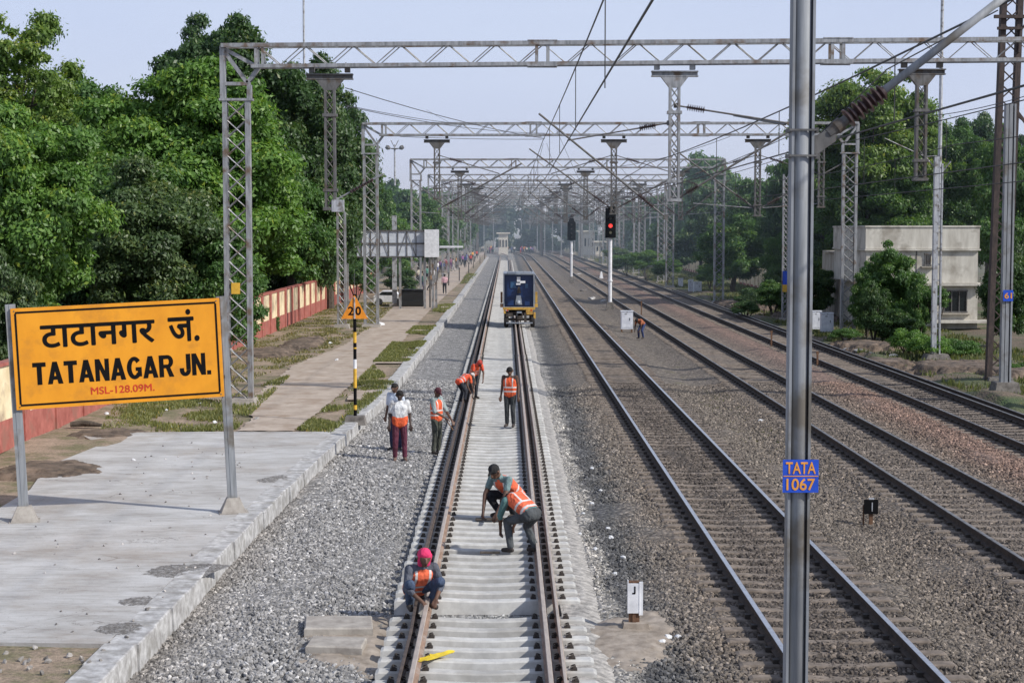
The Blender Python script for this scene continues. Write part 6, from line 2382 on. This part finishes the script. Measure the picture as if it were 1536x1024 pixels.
def tree(px, Y, pyt, wpx, key, col, label, zb=-.4, name='tree', cat='tree', base=None, group=None, lowpy=None, trunk_r=.22, rot=None):
    """wpx: full width in photo pixels; crown top at pyt; crown bottom at lowpy"""
    mesh, C, rad = VAR[key]
    x = X(px, Y)
    zt = Z(pyt, Y)
    r_ = wpx * Y / F / 2
    zlow = Z(lowpy, Y) if lowpy else zt - 2 * rad[2] * (r_ / rad[0])
    hz_ = (zt - zlow) / 2
    zc = zt - hz_
    root = thing(name, label, cat, (x, Y, zb), group)
    g = random.Random(int(px * 7 + Y))
    cr = bpy.data.objects.new('crown', mesh)
    COL.objects.link(cr)
    cr.parent = root
    cr.location = (0, 0, zc - zb)
    cr.scale = (r_ / rad[0] * 1.12, r_ / rad[0] * 1.12, hz_ / rad[2] * 1.14)
    cr.rotation_euler = (0, 0, g.uniform(0, 6.28) if rot is None else rot)
    cr.color = (*col, 1)
    cs = [(c[0] * r_ / rad[0], c[1] * r_ / rad[0], c[2] * hz_ / rad[2]) for c in C]
    ca, sa = math.cos(cr.rotation_euler[2]), math.sin(cr.rotation_euler[2])
    cs = [(c[0] * ca - c[1] * sa, c[0] * sa + c[1] * ca, c[2]) for c in cs]
    if name == 'tree':
        mb = trunk_mb(zt - zb, 0, cs, trunk_r, int(px), zc - zb)
        o = mb.build('trunk', M['bark'])
        o.parent = root
    else:
        mb = MB()
        for k in range(5):
            a_ = g.uniform(0, 6.28)
            mb.path([(0, 0, -.1), (math.cos(a_) * r_ * .3, math.sin(a_) * r_ * .3, (zc - zb) * .6), (math.cos(a_) * r_ * .6, math.sin(a_) * r_ * .6, (zc - zb) * 1.1)], [.05, .035, .012], 5)
        o = mb.build('stem', M['bark'])
        o.parent = root
    return root


BG = (.118, .222, .055)      # bright
MG = (.085, .165, .052)
DG = (.062, .115, .046)
GG = (.085, .135, .060)
YG_ = (.125, .20, .050)
# left masses
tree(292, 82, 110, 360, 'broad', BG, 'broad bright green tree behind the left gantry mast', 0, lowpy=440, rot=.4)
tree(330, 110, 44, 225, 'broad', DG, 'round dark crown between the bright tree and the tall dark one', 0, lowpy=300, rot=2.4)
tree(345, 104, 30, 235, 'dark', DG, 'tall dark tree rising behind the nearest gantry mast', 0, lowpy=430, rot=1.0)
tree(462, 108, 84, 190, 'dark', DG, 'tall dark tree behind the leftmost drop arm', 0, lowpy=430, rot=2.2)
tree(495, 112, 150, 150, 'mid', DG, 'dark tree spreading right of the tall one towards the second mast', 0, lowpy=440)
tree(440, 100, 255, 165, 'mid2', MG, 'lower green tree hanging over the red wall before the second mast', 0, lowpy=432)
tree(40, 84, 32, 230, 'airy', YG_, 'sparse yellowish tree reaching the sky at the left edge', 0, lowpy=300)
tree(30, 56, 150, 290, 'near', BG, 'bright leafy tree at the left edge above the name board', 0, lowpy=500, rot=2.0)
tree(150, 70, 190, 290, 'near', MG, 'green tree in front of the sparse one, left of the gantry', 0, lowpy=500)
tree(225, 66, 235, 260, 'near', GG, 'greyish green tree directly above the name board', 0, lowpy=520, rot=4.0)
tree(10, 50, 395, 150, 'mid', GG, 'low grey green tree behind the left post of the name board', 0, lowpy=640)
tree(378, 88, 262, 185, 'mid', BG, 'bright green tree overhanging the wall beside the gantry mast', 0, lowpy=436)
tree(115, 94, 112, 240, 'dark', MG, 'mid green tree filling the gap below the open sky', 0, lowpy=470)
tree(330, 66, 350, 150, 'mid', MG, 'low leafy tree right above the top edge of the name board', 0, lowpy=540)
for k, (px, Y, pt, w) in enumerate(((60, 68, 380, 190), (180, 76, 380, 190), (265, 90, 385, 160), (352, 100, 385, 140), (390, 108, 375, 120), (425, 118, 365, 110), (20, 60, 440, 130), (120, 60, 470, 140))):
    tree(px, Y, pt, w, 'mid2', DG, ['dark undergrowth behind the wall far left', 'dark undergrowth behind the wall above the name board middle', 'dark undergrowth behind the nearest gantry mast', 'dark undergrowth under the bright overhanging tree',
         'dark undergrowth at the middle of the visible red wall', 'dark undergrowth where the red wall ends', 'shrub behind the wall at the left frame edge', 'shrub hidden behind the name board'][k], 0, name='shrub', cat='shrub', lowpy=pt + 190)
for k, (px, Y, pt, w, lo, key, c, lb) in enumerate((
        (590, 150, 318, 90, 415, 'mid2', BG, 'round bright green tree above the grey hoarding'),
        (628, 165, 300, 90, 405, 'mid', MG, 'green tree behind the end of the hoarding'),
        (560, 140, 285, 90, 420, 'mid', MG, 'tree between the second mast and the hoarding'),
        (610, 200, 278, 90, 380, 'far', MG, 'far tree under the floodlight mast'),
        (655, 230, 280, 80, 385, 'far', MG, 'far tree above the walking passengers'),
        (575, 215, 268, 80, 370, 'far', DG, 'far dark tree left of the floodlight mast'),
        (690, 300, 285, 70, 378, 'far', MG, 'hazy tree where the left tree row ends'),
        (672, 260, 298, 60, 385, 'far', DG, 'hazy dark tree in the left row'),
        (600, 128, 395, 60, 440, 'bush', DG, 'shaded shrub under the hoarding'),
        (535, 122, 385, 70, 440, 'bush', MG, 'shrub at the end of the red wall'))):
    if key == 'bush':
        tree(px, Y, pt, w, key, c, lb, 0, name='shrub', cat='shrub', lowpy=lo)
    else:
        tree(px, Y, pt, w, key, c, lb, 0, lowpy=lo)
# creepers on the wall
for k, (px, pf, pt, w) in enumerate(((10, 600, 548, 30), (412, 497, 470, 16), (383, 505, 462, 22), (5, 640, 600, 18))):
    p = G(px, pf, 0)
    tree(px, p.y, pt, w, 'bush', MG, ['leafy creeper hanging over the wall at the left edge', 'creeper on the wall under the bright tree', 'leafy growth against the wall right of the name board', 'small plant at the foot of the wall at the left edge'][k], 0, name='shrub', cat='shrub', lowpy=pf)
# right side
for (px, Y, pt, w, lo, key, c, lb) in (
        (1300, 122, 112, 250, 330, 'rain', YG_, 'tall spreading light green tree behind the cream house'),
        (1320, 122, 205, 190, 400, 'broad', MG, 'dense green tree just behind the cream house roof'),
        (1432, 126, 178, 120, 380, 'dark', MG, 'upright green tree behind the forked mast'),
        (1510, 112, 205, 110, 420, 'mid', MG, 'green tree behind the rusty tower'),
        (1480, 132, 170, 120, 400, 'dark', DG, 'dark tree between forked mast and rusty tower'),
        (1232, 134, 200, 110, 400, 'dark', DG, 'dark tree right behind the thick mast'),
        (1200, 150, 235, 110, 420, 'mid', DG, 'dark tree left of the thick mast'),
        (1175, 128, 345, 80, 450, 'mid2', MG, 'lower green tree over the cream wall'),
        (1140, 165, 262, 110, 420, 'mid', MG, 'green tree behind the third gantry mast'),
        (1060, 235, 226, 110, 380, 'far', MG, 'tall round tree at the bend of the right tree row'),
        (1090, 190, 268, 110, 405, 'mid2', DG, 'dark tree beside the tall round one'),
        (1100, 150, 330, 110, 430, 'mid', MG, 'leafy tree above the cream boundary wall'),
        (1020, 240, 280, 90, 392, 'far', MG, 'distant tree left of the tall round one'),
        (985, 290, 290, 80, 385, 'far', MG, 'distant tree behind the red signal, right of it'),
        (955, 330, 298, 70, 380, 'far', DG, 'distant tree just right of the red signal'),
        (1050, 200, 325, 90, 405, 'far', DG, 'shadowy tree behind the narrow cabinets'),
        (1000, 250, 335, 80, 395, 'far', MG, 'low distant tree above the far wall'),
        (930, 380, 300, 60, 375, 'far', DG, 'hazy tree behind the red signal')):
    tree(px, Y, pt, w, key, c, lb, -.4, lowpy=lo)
for (px, Y, pt, w, lo, key, c, lb) in (
        (1338, 86, 372, 98, 515, 'mid', MG, 'dense tall bush in front of the cream house'),
        (1380, 84, 410, 45, 510, 'bush', MG, 'lower bush pressed against the dense tall one'),
        (1312, 84, 415, 50, 515, 'bush', DG, 'dark bush left of the dense tall one'),
        (1345, 83, 458, 90, 520, 'bush', DG, 'spreading low growth at the foot of the dense tall bush'),
        (1302, 90, 400, 50, 505, 'mid', MG, 'tall bush beside the right gantry mast'),
        (1510, 80, 368, 85, 520, 'mid', DG, 'dark bush behind the rusty tower foot'),
        (1405, 84, 425, 55, 470, 'bush', MG, 'thin leafy bush beside the forked mast'),
        (1222, 106, 390, 70, 482, 'mid2', DG, 'dark shrub behind the white cabinets'),
        (1362, 76, 488, 60, 540, 'weed', BG, 'bright green clump of tall weeds before the house'),
        (1395, 74, 498, 80, 545, 'weed', BG, 'bright weeds around the foot of the forked mast'),
        (1440, 76, 505, 80, 545, 'weed', MG, 'green weeds left of the rusty tower'),
        (1160, 110, 415, 60, 470, 'bush', MG, 'shrub at the end of the cream wall'),
        (1135, 120, 428, 70, 470, 'weed', DG, 'dark scrub on the bank by the cream wall'),
        (940, 200, 378, 60, 405, 'bush', MG, 'low bush right of the red signal post'),
        (970, 185, 372, 60, 405, 'bush', BG, 'light bush before the distant wall'),
        (1000, 175, 385, 60, 415, 'bush', MG, 'green bush by the small white cabinet'),
        (925, 230, 368, 50, 395, 'bush', GG, 'pale bush behind the red signal post'),
        (1065, 160, 392, 50, 430, 'bush', MG, 'bush right of the wide white cabinet'),
        (1120, 104, 448, 50, 480, 'weed', DG, 'dark heap of scrub beyond the outermost track'),
        (1270, 82, 490, 50, 515, 'weed', MG, 'weeds at the foot of the right gantry mast'),
        (1525, 66, 540, 70, 580, 'weed', MG, 'weeds at the right edge of the view')):
    tree(px, Y, pt, w, key, c, lb, -.4, name='shrub', cat='shrub', lowpy=lo)

# far wood closing the view: one mass nobody would count
g = np.random.default_rng(50)
Vs, Fs_, Ts = [], [], []
off = 0
for k in range(46):
    x = -95 + k * 4.6 + g.uniform(-2, 2)
    y = 470 + g.uniform(-40, 60)
    h = g.uniform(11, 17) + (4 if k % 7 == 0 else 0)
    V, Fq, tn, C = crown(100 + k, (5.5, 5, h * .5), 26, 1700, 1.25, low=-.9, clump=(.2, .35))
    V = V + np.array([x, y, h * .5])
    Vs.append(V); Fs_.append(Fq + off); Ts.append(tn)
    off += len(V)
for k in range(60):
    x = -80 + k * 2.9 + g.uniform(-1, 1)
    y = 425 + g.uniform(-12, 25)
    if -9 < x < -1.5:
        continue
    h = g.uniform(3.5, 7)
    V, Fq, tn, C = crown(300 + k, (3.2, 3, h * .7), 16, 900, 1.0, low=-.9, clump=(.25, .4))
    V = V + np.array([x, y, h * .4])
    Vs.append(V); Fs_.append(Fq + off); Ts.append(tn)
    off += len(V)
me = np_mesh('far_wood', np.concatenate(Vs), np.concatenate(Fs_), M['leaf'], tint=np.concatenate(Ts))
o = bpy.data.objects.new('far_wood', me)
COL.objects.link(o)
o.color = (.035, .065, .035, 1)
tag(o, 'hazy belt of distant trees closing the end of the railway', kind='stuff')


# ---------------------------------------------------------------- grass
def grass(name, regions, seed, col, label, hmin=.04, hmax=.11, z=.02, zf=None, wd=.012):
    g = np.random.default_rng(seed)
    Vs = []
    for (poly, n_) in regions:
        P_ = np.array([(p[0], p[1]) for p in poly])
        mn, mx = P_.min(0), P_.max(0)
        pts = g.uniform(mn, mx, size=(n_, 2))
        inside = np.zeros(n_, bool)
        j = len(P_) - 1
        for i in range(len(P_)):
            xi, yi = P_[i]; xj, yj = P_[j]
            c = ((yi > pts[:, 1]) != (yj > pts[:, 1])) & (pts[:, 0] < (xj - xi) * (pts[:, 1] - yi) / (yj - yi + 1e-9) + xi)
            inside ^= c
            j = i
        pts = pts[inside]
        # patchy
        f = np.array([noise.noise(Vector((a_ * .9, b_ * .6, seed))) for a_, b_ in pts])
        pts = pts[f > .04 + g.uniform(-.25, .25, len(pts))]
        n2 = len(pts)
        zz_ = np.full(n2, z) if zf is None else np.array([zf(a_) for a_ in pts[:, 0]])
        ang = g.uniform(0, 6.28, n2)
        hh = g.uniform(hmin, hmax, n2)
        sc_w = wd * (1 + pts[:, 1] / 40)
        dx, dy = np.cos(ang) * sc_w, np.sin(ang) * sc_w
        V = np.empty((n2, 3, 3))
        V[:, 0] = np.stack([pts[:, 0] - dx, pts[:, 1] - dy, zz_ - .02], 1)
        V[:, 1] = np.stack([pts[:, 0] + dx, pts[:, 1] + dy, zz_ - .02], 1)
        V[:, 2] = np.stack([pts[:, 0] + g.normal(size=n2) * .03, pts[:, 1] + g.normal(size=n2) * .03, zz_ + hh], 1)
        Vs.append(V.reshape(-1, 3))
    V = np.concatenate(Vs)
    n_ = len(V) // 3
    me = np_mesh(name, V, np.arange(n_ * 3).reshape(-1, 3), M['leaf'], tint=np.repeat(np.clip(.5 + .2 * g.normal(size=n_), 0, 1), 3))
    o = bpy.data.objects.new(name, me)
    COL.objects.link(o)
    o.color = (*col, 1)
    tag(o, label, kind='stuff')
    return o


def PG(l, z=.02):
    return [tuple(G(x, y, z)[:2]) for x, y in l]


grass('grass', [(PG([(150, 648), (170, 600), (330, 600), (440, 560), (352, 646)]), 42000), (PG([(445, 644), (500, 603), (560, 548), (592, 574), (545, 615), (500, 650)]), 30000),
                (PG([(560, 543), (590, 512), (640, 512), (612, 543)]), 22000), (PG([(606, 502), (622, 489), (655, 489), (640, 502)]), 9000),
                (PG([(646, 468), (660, 456), (684, 456), (668, 468)]), 5000), (PG([(700, 410), (716, 410), (704, 425), (690, 425)]), 2500)], 5, (.20, .205, .085), 'thin short grass growing in patches on the platform')
grass('dry_grass', [(PG([(400, 500), (505, 456), (600, 450), (560, 490), (480, 530), (400, 560), (300, 600), (150, 640), (200, 570)]), 60000)], 8, (.22, .20, .10), 'dry thin grass between the red wall and the footpath', .03, .08)
grass('weeds', [([(16.3, 50), (24, 50), (26, 175), (17, 175)], 90000), ([(16.5, 175), (25, 175), (24, 330), (17, 330)], 30000)], 9, (.14, .15, .075), 'green weeds covering the ground beyond the outermost track', .06, .25, zf=gz, wd=.02)
grass('weeds', [([(6.3, 38), (7.5, 38), (7.5, 58), (6.3, 58)], 2500)], 10, (.13, .13, .03), 'yellowish weeds in the ballast between two used tracks', .02, .06, zf=gz, wd=.012)

# ================================================================== LIGHT, SKY, HAZE
SUN_EL = 37
sun_dir = Vector((1.0, -.48, 0)).normalized()      # towards the sun, on the ground
az = math.atan2(sun_dir.x, sun_dir.y)              # clockwise from +y
sl = bpy.data.lights.new('sun', 'SUN')
so_ = bpy.data.objects.new('sun', sl)
COL.objects.link(so_)
sl.energy = SUN_E
sl.angle = R(1.2)
sl.color = (1.0, .955, .88)
v = Vector((sun_dir.x * math.cos(R(SUN_EL)), sun_dir.y * math.cos(R(SUN_EL)), math.sin(R(SUN_EL))))
so_.rotation_euler = v.to_track_quat('Z', 'Y').to_euler()
w = bpy.data.worlds.new('World')
sc.world = w
w.use_nodes = True
nt = w.node_tree
bg = nt.nodes['Background']
sky = nt.nodes.new('ShaderNodeTexSky')
sky.sky_type = 'NISHITA'
sky.sun_disc = False
sky.sun_elevation = R(SUN_EL)
sky.sun_rotation = az
sky.air_density = 1.0
sky.dust_density = 1.2
sky.ozone_density = 2.5
sky.altitude = 0
# summer haze whitens the sky towards the horizon
tc = nt.nodes.new('ShaderNodeTexCoord')
sxyz = nt.nodes.new('ShaderNodeSeparateXYZ')
nt.links.new(tc.outputs['Generated'], sxyz.inputs[0])
hr = nt.nodes.new('ShaderNodeValToRGB')
hr.color_ramp.elements[0].position = 0.0
hr.color_ramp.elements[0].color = (.94, .94, .94, 1)
hr.color_ramp.elements[1].position = .75
hr.color_ramp.elements[1].color = (.30, .30, .30, 1)
nt.links.new(sxyz.outputs[2], hr.inputs[0])
nz2 = nt.nodes.new('ShaderNodeTexNoise')
nz2.inputs['Scale'].default_value = 3.0
nz2.inputs['Detail'].default_value = 4
mpv = nt.nodes.new('ShaderNodeMapping')
mpv.inputs['Scale'].default_value = (1, 1, 4)
nt.links.new(tc.outputs['Generated'], mpv.inputs[0])
nt.links.new(mpv.outputs[0], nz2.inputs['Vector'])
hz = nt.nodes.new('ShaderNodeValToRGB')
hz.color_ramp.elements[0].position = .3
hz.color_ramp.elements[0].color = (4.75, 5.35, 7.25, 1)
hz.color_ramp.elements[1].position = .7
hz.color_ramp.elements[1].color = (5.25, 5.85, 7.55, 1)
nt.links.new(nz2.outputs['Fac'], hz.inputs[0])
mxs = nt.nodes.new('ShaderNodeMix')
mxs.data_type = 'RGBA'
nt.links.new(hr.outputs[0], mxs.inputs[0])
nt.links.new(sky.outputs[0], mxs.inputs[6])
nt.links.new(hz.outputs[0], mxs.inputs[7])
nt.links.new(mxs.outputs[2], bg.inputs['Color'])
bg.inputs['Strength'].default_value = SKY_S

# haze: a thin real medium lying over the far part of the line
if HAZE > 0:
    hm = bpy.data.materials.new('haze')
    hm.use_nodes = True
    hn = hm.node_tree
    hn.nodes.remove(hn.nodes['Principled BSDF'])
    vs_ = hn.nodes.new('ShaderNodeVolumeScatter')
    vs_.inputs['Color'].default_value = (.70, .86, 1.0, 1)
    vs_.inputs['Density'].default_value = HAZE
    vs_.inputs['Anisotropy'].default_value = .2
    hn.links.new(vs_.outputs[0], hn.nodes['Material Output'].inputs['Volume'])
    o = MB().box((0, 1075, 12), (900, 1950, 36)).build('haze', hm)
    tag(o, 'thin bluish haze over the far part of the railway', kind='structure')
    sc.cycles.volume_bounces = 0
    sc.cycles.volume_step_rate = 4

sc.view_settings.view_transform = 'Standard'
sc.view_settings.look = 'None'
sc.view_settings.exposure = 0
sc.cycles.max_bounces = 5
sc.cycles.diffuse_bounces = 2
sc.cycles.glossy_bounces = 2
sc.cycles.transmission_bounces = 2
sc.cycles.transparent_max_bounces = 6
sc.cycles.use_denoising = True
